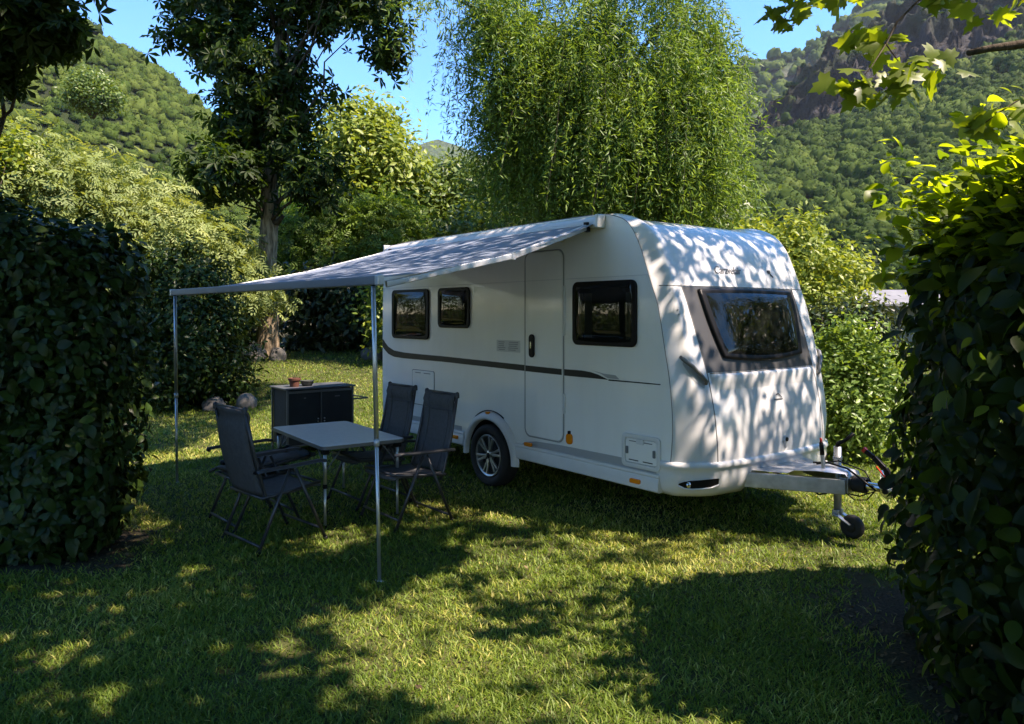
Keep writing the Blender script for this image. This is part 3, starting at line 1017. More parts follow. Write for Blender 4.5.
bush('leafy_shrub', 'sunlit leafy shrub seen between the near awning pole and the caravan back wall', 'shrub',
     [B(398, 318, 17, 22, 34), B(415, 290, 17.4, 34, 34), B(385, 300, 17.6, 20, 26)], 5000, 260, 'oval', .10, .18, 'bush', spread=.2, droop=.5)
bush('green_thicket', 'mid green thicket filling the space under the willow behind the caravan roof', 'thicket',
     [B(500, 240, 22, 60, 45), B(580, 220, 22.5, 70, 55), B(660, 215, 22, 70, 60), B(720, 225, 21.5, 40, 55), B(450, 255, 22.5, 50, 32)], 13000, 620, 'oval', .14, .26, 'midgreen', spread=.3, droop=.5)

# ---- right side ---------------------------------------------------------------
bush('yellow_shrub', 'airy yellow green shrub with upright shoots behind the front of the caravan roof', 'shrub',
     [B(805, 268, 14, 38, 34), B(778, 285, 14.2, 36, 46), B(838, 285, 13.8, 28, 34), B(800, 238, 14.2, 18, 22), B(760, 255, 14.6, 26, 30), B(815, 310, 13.6, 40, 32)], 11500, 520, 'oval', .08, .15, 'bush', spread=.17, droop=-.1, upbias=.3, tshift=.12)
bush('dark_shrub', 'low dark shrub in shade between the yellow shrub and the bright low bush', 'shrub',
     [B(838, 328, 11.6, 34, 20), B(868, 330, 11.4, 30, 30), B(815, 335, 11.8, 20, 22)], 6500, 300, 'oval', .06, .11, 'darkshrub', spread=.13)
bush('bright_bush', 'bright green low bush between the caravan nose and the large leaved hedge', 'bush',
     [B(842, 385, 9.4, 28, 38), B(862, 425, 9.1, 30, 36), B(834, 352, 9.7, 16, 20), B(866, 375, 9.5, 24, 36), B(838, 425, 9.3, 20, 34), B(880, 400, 9.2, 20, 40), B(842, 334, 9.6, 3, 15), B(858, 340, 9.4, 3, 16), B(829, 342, 9.6, 3, 13), B(872, 338, 9.3, 3, 16), B(850, 325, 9.6, 2, 12)], 10500, 520, 'oval', .05, .105, 'bright', spread=.12, droop=-.2, upbias=.5, tshift=-.08)

wall = MB().box((8.5, 20, 0.6), (14, 20.3, 2.3))
o = empty('outbuilding', (11.2, 21.5, .8), 0, 'low grey walled outbuilding glimpsed behind the yellow shrub and hedge', 'building')
MB().box((-3.2, -1.5, -.2), (3.0, 1.5, 1.15)).build('wall', M['concrete'], o)
MB().prism([(-1.9, 1.14), (1.9, 1.14), (1.9, 1.2), (0, 1.62), (-1.9, 1.2)], -3.4, 3.4).build('roof', M['roofing'], o).rotation_euler = (0, 0, R(90))


# ---- dark chestnut tree ---------------------------------------------------------
def chestnut():
    bx, by = at(267, 357, 18).x, 18.
    bz = gz(bx, by) - .1
    root = empty('chestnut_tree', (bx, by, bz), 0, 'shade-darkened chestnut tree with a bare straight trunk, rising behind the awning cloth', 'tree')
    bl = [B(255, 60, 18, 46, 50), B(218, 12, 18, 42, 36), B(312, 8, 18, 40, 22), B(200, 58, 17.6, 20, 22), B(282, 105, 18, 28, 38), B(255, 135, 18.2, 32, 32),
          B(232, 176, 17.3, 34, 28), B(214, 160, 17.2, 20, 20), B(310, 180, 17.4, 30, 24), B(292, 148, 17.6, 24, 26), B(270, -50, 18, 90, 44), B(345, -10, 17.6, 40, 34), B(385, 35, 17, 12, 26), B(372, 8, 17, 26, 22),
          B(325, 95, 17.8, 14, 22), B(174, 24, 17.8, 9, 20), B(190, -24, 18, 30, 26)]
    sub = [(b[0] - bx, b[1] - by, b[2] - bz, *b[3:]) for b in bl]
    _, C = foliage(root, 'crown', sub, 7200, 300, 'palm', .17, .33, M['walnut'], spread=.24, shell=.28, droop=.75, upbias=.45)
    mb = MB()
    top = Vector((.25, .2, 8.2))
    tr = [Vector((0, 0, 0)), Vector((.02, 0, .25)), Vector((.03, .02, 1.0)), Vector((0, 0, 2.2)), Vector((.06, .05, 3.6)), Vector((.02, .1, 5.2)), Vector((.15, .1, 6.8)), top]
    mb.tube(tr, [.36, .27, .235, .22, .20, .16, .11, .05], 16)
    mb.build('trunk', M['bark'], root, smooth=True)
    lm = MB()
    lm.tube([(.05, 0, 3.3), (.28, -.1, 3.25), (.42, -.12, 3.42)], [.09, .07, .05], 8)
    for i in RNG.choice(len(C), 46, replace=False):
        h = min(max(C[i][2] * random.uniform(.55, .8), 3.2), 7.8)
        k = int(np.interp(h, [p.z for p in tr], range(len(tr))))
        p = tr[k].lerp(tr[min(k + 1, len(tr) - 1)], .5)
        p = Vector((p.x, p.y, h))
        add_limb(lm, p, C[i], random.uniform(.03, .07), .008, .06, 6, 6, sag=-.05)
    lm.build('limb', M['bark_dark'], root, smooth=True)


chestnut()


# ---- weeping willow ---------------------------------------------------------------
def willow():
    bx, by = 2.1, 18.4
    bz = gz(bx, by) - .1
    root = empty('willow_tree', (bx, by, bz), 0, 'large willow with drooping sunlit branches rising behind the caravan roof', 'tree')
    bl = [B(610, 95, 17.2, 84, 70), B(668, 120, 16.6, 40, 70), B(560, 90, 17.4, 70, 60), B(650, 160, 16.4, 72, 50), B(590, 165, 17.2, 60, 46), B(684, 178, 16.6, 30, 42), B(540, 150, 17.9, 46, 44),
          B(510, 20, 16.4, 56, 24), B(450, 0, 16, 48, 20), B(490, 60, 16.6, 18, 18), B(462, 70, 16.6, 7, 8), B(640, 20, 17.4, 90, 44), B(690, 55, 16.9, 18, 36), B(690, 60, 16.6, 24, 30)]
    bl += [(1.6, 18, 11.8, 3.8, 2.6, 1.5)]
    area = np.array([b[3] * b[5] for b in bl])
    nst = 6800
    pick = RNG.choice(len(bl), nst, p=area / area.sum())
    d = unit(RNG.normal(size=(nst, 3)))
    Bm = np.array(bl)[pick]
    nb = 230
    bp = RNG.choice(len(bl), nb, p=area / area.sum())
    bd = unit(RNG.normal(size=(nb, 3)))
    bc = np.array(bl)[bp][:, :3] + bd * np.array(bl)[bp][:, 3:6] * RNG.uniform(.5, 1.0, nb)[:, None]
    own = RNG.integers(0, nb, nst)
    bt = RNG.normal(size=nb) * .17
    st = bc[own] + RNG.normal(size=(nst, 3)) * np.array([.30, .30, .3])
    d = unit(bd[own] + RNG.normal(size=(nst, 3)) * .3)
    P, A, Tn = [], [], []
    tw = MB()
    for s in range(nst):
        L = random.uniform(.6, 2.2)
        out = np.array([d[s][0], d[s][1], 0]) * random.uniform(.2, .95) + np.array([random.gauss(0, .1), random.gauss(0, .1), 0])
        m_ = int(L / .040)
        f = (np.arange(m_) + RNG.random(m_) * .6) / m_
        pts = st[s] + np.outer(f * L * (1 - .35 * f), out) + np.outer(-(f * L) * (.45 + .55 * f), np.array([0, 0, 1])) + np.outer(np.sin(f * 3.0) * .12 * L, np.array([0, 0, 1]))
        P.append(pts + RNG.normal(size=pts.shape) * .025)
        dirn = out * .7 + np.array([0, 0, -.75])
        side = RNG.normal(size=pts.shape) * .75
        A.append(dirn + side)
        Tn.append(np.full(m_, .42 + random.gauss(0, .12) + bt[own[s]]))
        if s % 8 == 0:
            tw.tube([st[s], pts[m_ // 2], pts[-1]], [.006, .004, .002], 4, cap=False)
    P = np.concatenate(P) - np.array([bx, by, bz]); A = np.concatenate(A); Tn = np.concatenate(Tn)
    N = RNG.normal(size=P.shape) * .8 + np.array([.1, -.25, .5])
    scatter_leaves('crown', P, N, RNG.uniform(.10, .20, len(P)), 'narrow', Tn + RNG.normal(size=len(P)) * .16, M['willow'], root, droop=.1, width=RNG.uniform(.9, 1.4, len(P)), axis=A * .8)
    tw.v = [(x - bx, y - by, z - bz) for x, y, z in tw.v]
    tw.build('twig', M['stem'], root, smooth=True, fix=False)
    mb = MB()
    tr = [Vector((0, 0, 0)), Vector((.05, 0, 1.2)), Vector((-.05, 0, 3.2)), Vector((.1, 0, 6.0)), Vector((.2, -.1, 8)), Vector((.1, -.1, 10)), Vector((0, -.1, 12))]
    mb.tube(tr, [.5, .38, .3, .22, .15, .09, .03], 14)
    mb.build('trunk', M['bark_dark'], root, smooth=True)
    lm = MB()
    for b in bl:
        for k in range(3):
            t = Vector(b[:3]) - Vector((bx, by, bz)) + Vector((random.uniform(-.5, .5) * b[3], random.uniform(-.5, .5) * b[4], random.uniform(-.2, .5) * b[5]))
            h = max(2.8, min(t.z * random.uniform(.5, .8), 9))
            p = Vector((np.interp(h, [q.z for q in tr], [q.x for q in tr]), np.interp(h, [q.z for q in tr], [q.y for q in tr]), h))
            add_limb(lm, p, t, random.uniform(.05, .10), .012, .07, 7, 6, sag=-.08)
    lm.build('limb', M['bark_dark'], root, smooth=True)


willow()


# ---- overhanging tree at upper left ------------------------------------------------
def overhang():
    bx, by = -5.4, 7.6
    root = empty('walnut_tree', (bx, by, 0), 0, 'dark leafy boughs hanging into the upper left sky above the clipped laurel hedge', 'tree')
    bl = [B(18, 26, 6.4, 36, 28), B(76, 26, 6.4, 24, 7), B(2, 68, 6.4, 20, 18), B(45, 42, 6.4, 16, 9), B(10, -45, 6.6, 70, 34), B(-55, 20, 6.6, 50, 60), B(45, -2, 6.4, 26, 9)]
    sub = [(b[0] - bx, b[1] - by, b[2], *b[3:]) for b in bl]
    sub += [(-.6, .2, 5.4, 1.0, 1.0, .7)]
    _, C = foliage(root, 'crown', sub, 6000, 280, 'palm', .10, .19, M['walnut'], spread=.10, shell=.4, droop=.8, upbias=.4)
    mb = MB()
    tr = [Vector((0, 0, -.1)), Vector((.03, 0, 1.5)), Vector((0, .05, 3.2)), Vector((.1, 0, 5.6))]
    mb.tube(tr, [.22, .17, .14, .05], 12)
    mb.build('trunk', M['bark_dark'], root, smooth=True)
    lm = MB()
    for i in RNG.choice(len(C), 40, replace=False):
        h = random.uniform(2.9, 5.2)
        add_limb(lm, (.03, .02, h), C[i], .03, .005, .06, 6, 6, sag=-.06)
    lm.build('limb', M['bark_dark'], root, smooth=True)


overhang()

# ---- the big maple overhead ----------------------------------------------------------
LIT = [(290, 612), (400, 578), (470, 552), (560, 538), (650, 524), (730, 512), (840, 518), (868, 548), (735, 580), (650, 596), (600, 618), (612, 650), (655, 740), (335, 740), (300, 700), (240, 672), (236, 646)]
SPOTS = [(28, 708, 34, 12), (102, 705, 26, 10), (52, 667, 18, 7), (74, 644, 18, 6), (209, 646, 20, 8), (224, 596, 16, 6), (195, 570, 16, 6), (166, 541, 16, 6), (257, 513, 16, 6), (325, 545, 22, 7), (500, 520, 24, 7), (575, 517, 24, 7), (825, 600, 24, 9), (330, 548, 20, 6), (120, 610, 14, 5), (455, 545, 20, 6),
         (770, 545, 60, 14), (20, 590, 18, 6), (210, 460, 26, 8), (180, 440, 26, 7), (215, 436, 20, 6), (240, 425, 24, 7)]
HOLES = [(322, 671, 26, 26), (540, 612, 26, 10), (430, 640, 24, 10), (500, 690, 24, 12), (700, 533, 40, 6), (390, 700, 26, 10), (600, 560, 30, 6)]


def in_poly(u, v, poly):
    c = False
    n = len(poly)
    for i in range(n):
        x1, y1 = poly[i]; x2, y2 = poly[(i + 1) % n]
        if (y1 > v) != (y2 > v) and u < (x2 - x1) * (v - y1) / (y2 - y1) + x1:
            c = not c
    return c


def lit_share(gx, gy):
    """share of sunlight wanted on the ground at (gx, gy): where the maple crown has its gaps"""
    if gx < -4.3 and 9.5 < gy < 15.2:       # unseen clusters added only to shade the corner by the far awning pole
        return .12
    if gy > 10.2:
        return .97
    u, v = 512 + FPX * gx / gy, YH + FPX * CAM_H / gy
    nu = (float(vnoise(gx * 2.3 + 7, gy * 2.3)) - .5) * 50
    nv = (float(vnoise(gx * 2.3 + 50, gy * 2.3 + 9)) - .5) * 24
    if .9 < gx < 2.7 and 5.75 < gy < 8.6:       # caravan nose
        return .60
    for a, b, ru, rv in HOLES:
        if ((u - a) / ru) ** 2 + ((v - b) / rv) ** 2 < 1:
            return .25
    if in_poly(u + nu, v + nv, LIT):
        if float(vnoise(gx * 4.1 + 31, gy * 4.1 + 77)) < .34:
            return .45
        return .97
    for a, b, ru, rv in SPOTS:
        if ((u - a) / ru) ** 2 + ((v - b) / rv) ** 2 < 1:
            return .9
    if -.3 < gx < 4.2 and 2.9 < gy < 5.8:       # hedge top, its own shadow falls here
        return .96
    if -.9 < gx < 2.6 and 6.1 < gy < 8.6:       # caravan nose and roof
        return .36
    if -3.9 < gx < -.9 and 5.6 < gy < 9.6:      # awning cloth
        return .50
    if gx > 2.6 and gy > 6:
        return .97
    if gy > 8.6 and gx > -4.6:
        return .85
    return .05


def maple():
    bx, by = 6.4, .6
    root = empty('maple_tree', (bx, by, 0), 0, 'maple whose lobed leaves hang into view beside the mountain, at the upper right', 'tree')
    cl, w_ = [], []
    n = 4300
    gxs, gys = RNG.uniform(-7.4, 5.5, n), RNG.uniform(-.5, 15.2, n)
    for gx, gy in zip(gxs, gys):
        L = lit_share(gx, gy)
        if random.random() < L:
            continue
        H = random.uniform(4.6, 9.2)
        px, py = gx + H * S.x / S.z, gy + H * S.y / S.z
        if py > .2 and (H - 1.75) / py < .58 and abs(px / py) < .85:
            H = 1.75 + .58 * py + 1.4
            px, py = gx + H * S.x / S.z, gy + H * S.y / S.z
            if py > .2 and (H - 1.75) / py < .56 and abs(px / py) < .85:
                continue
        cl.append((px, py, H))
        w_.append(.30 if .05 < L < .7 else .2)
    C = np.array(cl); W = np.array(w_)
    per = 44
    P = np.repeat(C, per, 0) + RNG.normal(size=(len(C) * per, 3)) * np.repeat(W, per)[:, None]
    keep = np.ones(len(P), bool)
    for i, (x, y, z) in enumerate(P):
        if lit_share(x - z * S.x / S.z, y - z * S.y / S.z) > .8:
            keep[i] = random.random() < .04
    P = P[keep]
    N = RNG.normal(size=P.shape) * .5 + np.array([.35, -.2, .6])
    off = np.array([bx, by, 0])
    fine = np.repeat(W > .25, per)[keep]
    scatter_leaves('crown', P - off, N, np.where(fine, RNG.uniform(.07, .13, len(P)), RNG.uniform(.11, .19, len(P))), 'oval', .4 + RNG.normal(size=len(P)) * .2, M['maple'], root, droop=.4, width=RNG.uniform(1.3, 1.8, len(P)))  # unseen crown, its clusters placed and thinned to shape sun and shade
    # sprays that hang into the picture, their pale tint standing in for sun
    sp = [(868, 28, 3.6, 11, 9, 10), (885, 44, 3.5, 10, 9, 9), (905, 75, 3.4, 20, 9, 17), (855, 88, 3.4, 15, 14, 14), (880, 92, 3.4, 14, 9, 9), (930, 62, 3.4, 10, 9, 7),
          (1005, 108, 3.1, 16, 7, 8), (978, 128, 3.1, 10, 7, 5), (790, 8, 4.6, 24, 9, 26), (778, 25, 4.6, 8, 8, 6), (1005, 5, 3.6, 26, 6, 12), (840, -6, 4., 24, 8, 14), (940, -12, 3.6, 30, 9, 16)]
    for u, v, Y, ru, rv, k in sp:
        c = np.array(at(u, v, Y)); kk = Y / FPX
        q = c + RNG.normal(size=(k, 3)) * np.array([ru, (ru + rv) / 2, rv]) * kk * .75
        nq = RNG.normal(size=q.shape) * .55 + np.array([0, -.55, .5])
        scatter_leaves('leaf_spray', q - off, nq, RNG.uniform(.09, .145, k), 'maple', .8 + RNG.normal(size=k) * .2, M['maple'], root, droop=1.0)
    tb = MB()
    tb.tube([(0, 0, -.1), (0, .02, 1.5), (-.1, .05, 3.2), (-.3, .1, 5), (-.6, .2, 8.5)], [.36, .28, .24, .17, .05], 14)
    tb.build('trunk', M['bark_dark'], root, smooth=True)
    lm = MB()
    o3 = Vector(off)
    a = at(1100, 30, 3.2) - o3
    add_limb(lm, (-.05, .03, 2.9), a, .07, .03, .04, 6, 8)
    add_limb(lm, a, at(968, 53, 3.2) - o3, .03, .013, .03, 6, 7)
    lm.tube([at(q, r_, Y) - o3 for q, r_, Y in ((960, -40, 3.6), (925, -6, 3.55), (897, 22, 3.5), (886, 44, 3.45), (899, 62, 3.42), (908, 80, 3.4))], [.007, .006, .005, .004, .003, .002], 6)
    lm.tube([at(q, r_, Y) - o3 for q, r_, Y in ((886, 44, 3.45), (872, 66, 3.42), (852, 90, 3.4))], [.003, .0025, .002], 6)
    lm.tube([at(q, r_, Y) - o3 for q, r_, Y in ((1090, 60, 3.1), (1040, 86, 3.1), (1000, 112, 3.1), (975, 130, 3.1))], [.007, .005, .003, .002], 6)
    lm.tube([at(q, r_, Y) - o3 for q, r_, Y in ((860, -50, 4.5), (815, -20, 4.6), (790, 6, 4.6), (780, 26, 4.6))], [.006, .005, .003, .002], 6)
    add_limb(lm, (-.15, .06, 3.6), at(950, -60, 3.5) - o3, .06, .02, .05, 6, 6)
    add_limb(lm, at(950, -60, 3.5) - o3, at(800, -50, 4.4) - o3, .02, .008, .05, 6, 6)
    for i in RNG.choice(len(C), 16, replace=False):
        h = random.uniform(3.4, 7.5)
        q = Vector(C[i]) - o3
        st = Vector((-.1 - .06 * h, .15, h))
        # keep the bough above the frame
        path = limb_path(st, q, .05, 7, -.10)
        lm.tube(path, [.035 + (.006 - .035) * (j / 7) ** .6 for j in range(8)], 6)
    lm.build('limb', M['bark_dark'], root, smooth=True)


maple()


# ---- boulders -----------------------------------------------------------------------
def boulder(u, v, Y, rx, ry, rz, label, seed):
    p = at(u, v, Y)
    bm = bmesh.new()
    bmesh.ops.create_icosphere(bm, subdivisions=4, radius=1)
    r = random.Random(seed)
    ox, oy = r.uniform(0, 50), r.uniform(0, 50)
    for vt in bm.verts:
        c = vt.co
        n = float(fbm(c.x * 1.3 + ox + c.z, c.y * 1.3 + oy - c.z * .7, 2)) - .5
        k = 1 + .5 * n
        vt.co = Vector((c.x * rx * k, c.y * ry * k, max(c.z, -.4) * rz * k))
    me = bpy.data.meshes.new('boulder')
    bm.to_mesh(me); bm.free()
    o = link_mesh('boulder', me, M['rock'], None, True)
    o.location = (p.x, Y, gz(p.x, Y) + rz * .25)
    o.rotation_euler = (0, 0, r.uniform(0, 6))
    tag(o, label, 'rock', 'boulders edging the lawn')


boulder(255, 356, 17.5, .34, .26, .26, 'pale boulder at the foot of the chestnut trunk, the wider of two', 1)
boulder(278, 356, 17.45, .2, .2, .22, 'small pale boulder on the right foot of the chestnut trunk', 2)
boulder(214, 409, 13.0, .24, .2, .16, 'dark low boulder on the lawn under the dark shrub by the far awning pole', 3)
boulder(246, 402, 13.2, .20, .17, .19, 'upright rounded boulder behind the chair backs at the edge of the dark shrub', 5)
boulder(372, 352, 17.6, .34, .24, .2, 'long grey boulder by the near awning pole at the rear of the lawn', 4)
boulder(392, 346, 18.2, .36, .24, .16, 'pinkish flat boulder right of the near awning pole, by the caravan back', 8)


# ================================================================== CARAVAN
# local axes: +x towards the hitch, y = 0 on the door side, y = WID on the far side, z up; origin = wheel contact on the door side
WID = 2.09
CAR_LOC, CAR_RZ = (-.213, 7.71, 0), math.atan2(-.789, .615)
# side seam outline, from the rear bottom round over the roof to the front bottom
P0 = [(-2.27, .42), (-2.285, .9), (-2.285, 1.5), (-2.275, 2.0), (-2.24, 2.3), (-2.14, 2.5), (-1.95, 2.585), (-1.2, 2.60), (0, 2.60), (1.0, 2.60), (1.55, 2.595),
      (1.74, 2.565), (1.885, 2.50), (1.985, 2.37), (2.068, 2.19), (2.14, 2.0), (2.215, 1.80), (2.275, 1.5), (2.325, 1.25), (2.352, 1.02), (2.358, .82), (2.345, .66), (2.335, .58)]
PC = [(-2.37, .42), (-2.40, .9), (-2.40, 1.5), (-2.38, 2.0), (-2.31, 2.3), (-2.18, 2.47), (-1.95, 2.55), (-1.2, 2.575), (0, 2.575), (1.0, 2.575), (1.55, 2.565),
      (1.78, 2.535), (1.95, 2.46), (2.075, 2.34), (2.155, 2.16), (2.215, 1.985), (2.285, 1.76), (2.37, 1.46), (2.435, 1.22), (2.485, .99), (2.51, .80), (2.52, .66), (2.52, .58)]


def smooth_prof(P, n=150):
    P = np.array(P)
    m = len(P)
    t = np.linspace(0, m - 1, n)
    i = np.clip(t.astype(int), 0, m - 2)
    f = (t - i)[:, None]
    pm = P[np.clip(i - 1, 0, m - 1)]; p0 = P[i]; p1 = P[i + 1]; p2 = P[np.clip(i + 2, 0, m - 1)]
    return .5 * (2 * p0 + (p1 - pm) * f + (2 * pm - 5 * p0 + 4 * p1 - p2) * f ** 2 + (3 * p0 - pm - 3 * p1 + p2) * f ** 3)


NP = 170
S0, S1 = smooth_prof(P0, NP), smooth_prof(PC, NP)
_tn = np.gradient(S1, axis=0)
SN = np.stack([-_tn[:, 1], _tn[:, 0]], 1)
SN /= np.linalg.norm(SN, axis=1, keepdims=True)          # points outwards (up on the roof)
if SN[NP // 2, 1] < 0:
    SN = -SN


def prof_at(y):
    """profile curve of the body at lateral position y"""
    d = min(y, WID - y)
    d = max(d, 0.)
    RND = .30
    q = min(d / RND, 1.)
    g = math.sqrt(max(0, 1 - (1 - q) ** 2))
    g = .55 * g + .45 * (q * q * (3 - 2 * q))
    base = S0 + (S1 - S0) * g
    # raised corner moulding that frames roof and nose
    bump = .030 * math.exp(-((d - .115) / .075) ** 2) * (1 - math.exp(-(d / .03) ** 2))
    wgt = np.clip((S0[:, 0] - .9) / .8, .35, 1) * np.clip((S0[:, 1] - .5) / .3, 0, 1)
    base = base + SN * (bump * wgt)[:, None]
    # nose bulge
    u = (y - WID / 2) / (WID / 2)
    blg = .095 * (1 - u * u) * np.clip((S0[:, 0] - 1.7) / .5, 0, 1)
    base[:, 0] += blg
    # crown of the roof
    base[:, 1] += .012 * (1 - u * u) * np.clip((S0[:, 1] - 2.4) / .15, 0, 1)
    return base


def nose_x(y, z):
    p = prof_at(y)
    k = NP // 2
    q = p[k:][::-1]
    return float(np.interp(z, q[:, 1], q[:, 0]))


def nose_pt(y, z, off=0.):
    x = nose_x(y, z)
    e = .02
    dz = (nose_x(y, z + e) - nose_x(y, z - e)) / (2 * e)
    dy = (nose_x(min(y + e, WID), z) - nose_x(max(y - e, 0), z)) / (min(y + e, WID) - max(y - e, 0))
    n = Vector((1, -dy, -dz)).normalized()
    return Vector((x, y, z)) + n * off


CAR = empty('caravan', CAR_LOC, CAR_RZ, 'white single axle caravan with tinted windows and grey nose panel, parked on the lawn', 'caravan')


def grid_mesh(rows, closed=False):
    mb = MB()
    nc = len(rows[0])
    vs = [p for r in rows for p in r]
    fs = []
    for i in range(len(rows) - 1):
        for j in range(nc - 1):
            fs.append((i * nc + j, i * nc + j + 1, (i + 1) * nc + j + 1, (i + 1) * nc + j))
    mb.add(vs, fs)
    return mb


def build_body():
    ys = [0, .004, .012, .025, .045, .07, .1, .13, .16, .19, .22, .25, .28, .31, .36]
    ys = ys + list(np.linspace(.45, WID - .45, 13)) + [WID - y for y in reversed(ys)]
    rows = []
    for y in ys:
        p = prof_at(y)
        rows.append([(x, y, z) for x, z in p])
    shell = grid_mesh(rows).build('body_shell', M['white'], CAR, smooth=True)
    # side wall with the wheel arch cut out
    def arch(r, z0):
        a0 = math.asin((z0 - .292) / r) if z0 > .292 else 0
        return [(r * math.cos(t), .292 + r * math.sin(t)) for t in np.linspace(a0, math.pi - a0, 21)]
    for y, t in ((0, .03), (WID, -.03)):
        out = [(float(x), float(z)) for x, z in S0]
        low = [(2.3, .47), (2.28, .45)] + arch(.42, .45) + [(-2.25, .45)]
        poly = out + low
        bm = bmesh.new()
        vs = [bm.verts.new((x, y + (.0005 if y == 0 else -.0005), z)) for x, z in poly]
        f = bm.faces.new(vs)
        bmesh.ops.triangulate(bm, faces=[f])
        me = bpy.data.meshes.new('side_wall')
        bm.to_mesh(me); bm.free()
        link_mesh('side_wall', me, M['side_wall' if False else 'side_white'], CAR)
    # floor and wheel well
    fl = MB()
    fl.box((-2.25, .06, .40), (-.46, WID - .06, .46)).box((.46, .06, .40), (2.28, WID - .06, .46)).box((-.46, .32, .40), (.46, WID - .32, .46))
    for y0, y1 in ((.02, .32), (WID - .32, WID - .02)):
        a = arch(.43, .42)
        n = len(a)
        vs = [(x, y0, z) for x, z in a] + [(x, y1, z) for x, z in a]
        fl.add(vs, [(i, i + 1, n + i + 1, n + i) for i in range(n - 1)])
        yy = y1 if y0 < 1 else y0
        fl.add([(x, yy, z) for x, z in a], [tuple(range(n))])
    fl.tube([(0, .25, .31), (0, WID - .25, .31)], .04, 10)
    fl.beam((-2.1, .55, .36), (2.3, .55, .36), .06, .1).beam((-2.1, WID - .55, .36), (2.3, WID - .55, .36), .06, .1)
    fl.build('underbody', M['underbody'], CAR, fix=False)
    # corner seam lines following the profile
    sm = MB()
    for y in (-.001, .305):
        for yy in (y, WID - y):
            p = prof_at(yy)
            if y < .1:
                pts = [(x, yy, z) for x, z in p[NP // 2 - 60:]]
            else:
                pts = []
                for z in np.linspace(1.985, .6, 40):
                    q = .285 - .05 * max(0, z - 1.285) / .68
                    if yy > 1:
                        q = .305 + .005 * max(0, z - 1.285) / .68
                    pts.append(nose_pt(WID - q if yy > 1 else q, z, .0005))
            sm.tube(pts, .0032 if y < .1 else .0042, 5)
    # top edge of the grey panel area and horizontal break line of the side wall
    sm.build('seam', M['seam'], CAR, smooth=True, fix=False)
    sl_ = MB()
    sl_.box((-2.27, -.004, 2.055), (.55, .0, 2.062)).box((1.13, -.004, 2.055), (2.12, .0, 2.062))
    sl_.build('wall_trim', M['trim_white'], CAR)


build_body()


def side_window(x0, x1, z0, z1, curtain):
    fr = empty('window', ((x0 + x1) / 2, 0, (z0 + z1) / 2))
    fr.parent = CAR
    hx, hz = (x1 - x0) / 2, (z1 - z0) / 2
    # outer acrylic pane with the typical pillow bulge
    n = 22
    rows = []
    for i in range(n + 1):
        row = []
        for j in range(n + 1):
            u, v = -1 + 2 * i / n, -1 + 2 * j / n
            # squircle mapping keeps round corners
            uu = u * math.sqrt(1 - .10 * v * v); vv = v * math.sqrt(1 - .10 * u * u)
            e = max(abs(u), abs(v))
            b = .012 + .030 * (1 - min(1, max(0, (e - .55) / .45)) ** 2.2) + .006 * (1 - u * u) * (1 - v * v)
            row.append((uu * hx * 1.0, -b, vv * hz * 1.0))
        rows.append(row)
    grid_mesh(rows).build('pane', M['pane'], fr, smooth=True)
    mb = MB()
    mb.ring(rrect(-hx - .012, hx + .012, -hz - .012, hz + .012, .06), rrect(-hx + .045, hx - .045, -hz + .045, hz - .045, .05), -.022, .0)
    mb.build('frame', M['black'], fr, bevel=.006)
    cb = MB()
    cb.prism(rrect(-hx + .02, hx - .02, -hz + .02, hz - .02, .04), -.002, .012)
    cb.build('backing', M['black'], fr)
    if curtain:
        for a, b in curtain:
            k = MB()
            m_ = 24
            pts = [(-hx + .05 + (a + (b - a) * i / m_) * (2 * hx - .1), -.0045 - .0025 * (1 + math.sin(i * 1.9))) for i in range(m_ + 1)]
            k.add([(x, y, -hz + .05) for x, y in pts] + [(x, y, hz - .09) for x, y in pts], [(i, i + 1, m_ + 2 + i, m_ + 1 + i) for i in range(m_)])
            k.build('curtain', M['curtain'], fr, smooth=True)
    return fr


side_window(1.25, 1.985, 1.487, 2.015, [(.02, .10), (.12, .28), (.90, .98)])
side_window(-2.01, -1.19, 1.464, 2.022, [(.25, .38)])
side_window(-.965, -.375, 1.606, 2.02, [(.3, .42)])


def door():
    d = empty('door', (.83, 0, 1.45))
    d.parent = CAR
    x0, x1, z0, z1 = -.265, .265, -.855, .87
    MB().prism(rrect(x0, x1, z0, z1, .07, 8), -.009, .004).build('panel', M['side_white'], d, bevel=.004)
    mb = MB()
    mb.ring(rrect(x0 - .016, x1 + .016, z0 - .016, z1 + .016, .082, 8), rrect(x0 - .004, x1 + .004, z0 - .004, z1 + .004, .073, 8), -.006, .003)
    mb.build('frame', M['door_gap'], d)
    MB().box((x1 + .018, -.018, .1), (x1 + .035, 0, .55)).build('hinge', M['trim_white'], d, bevel=.004)
    MB().box((x1 + .018, -.018, -.6), (x1 + .035, 0, -.42)).build('hinge', M['trim_white'], d, bevel=.004)
    hd = MB().prism(rrect(-.195, -.12, -.115, .105, .036), -.03, -.008)
    ho = hd.build('handle', M['black'], d, bevel=.008)
    MB().prism(rrect(-.168, -.15, -.03, .035, .008), -.034, -.028).build('lock', M['steel'], ho)
    # faint horizontal break across the door at the height of the wall trim
    MB().box((x0 + .01, -.0115, .605), (x1 - .01, -.008, .612)).build('trim', M['trim_white'], d)
    return d


DOOR = door()
# low scuff above the door: gutter strip
MB().tube([(.52, -.012, 2.40), (.7, -.02, 2.425), (.95, -.02, 2.425), (1.1, -.012, 2.40)], .012, 8).build('rain_gutter', M['trim_white'], CAR, smooth=True)


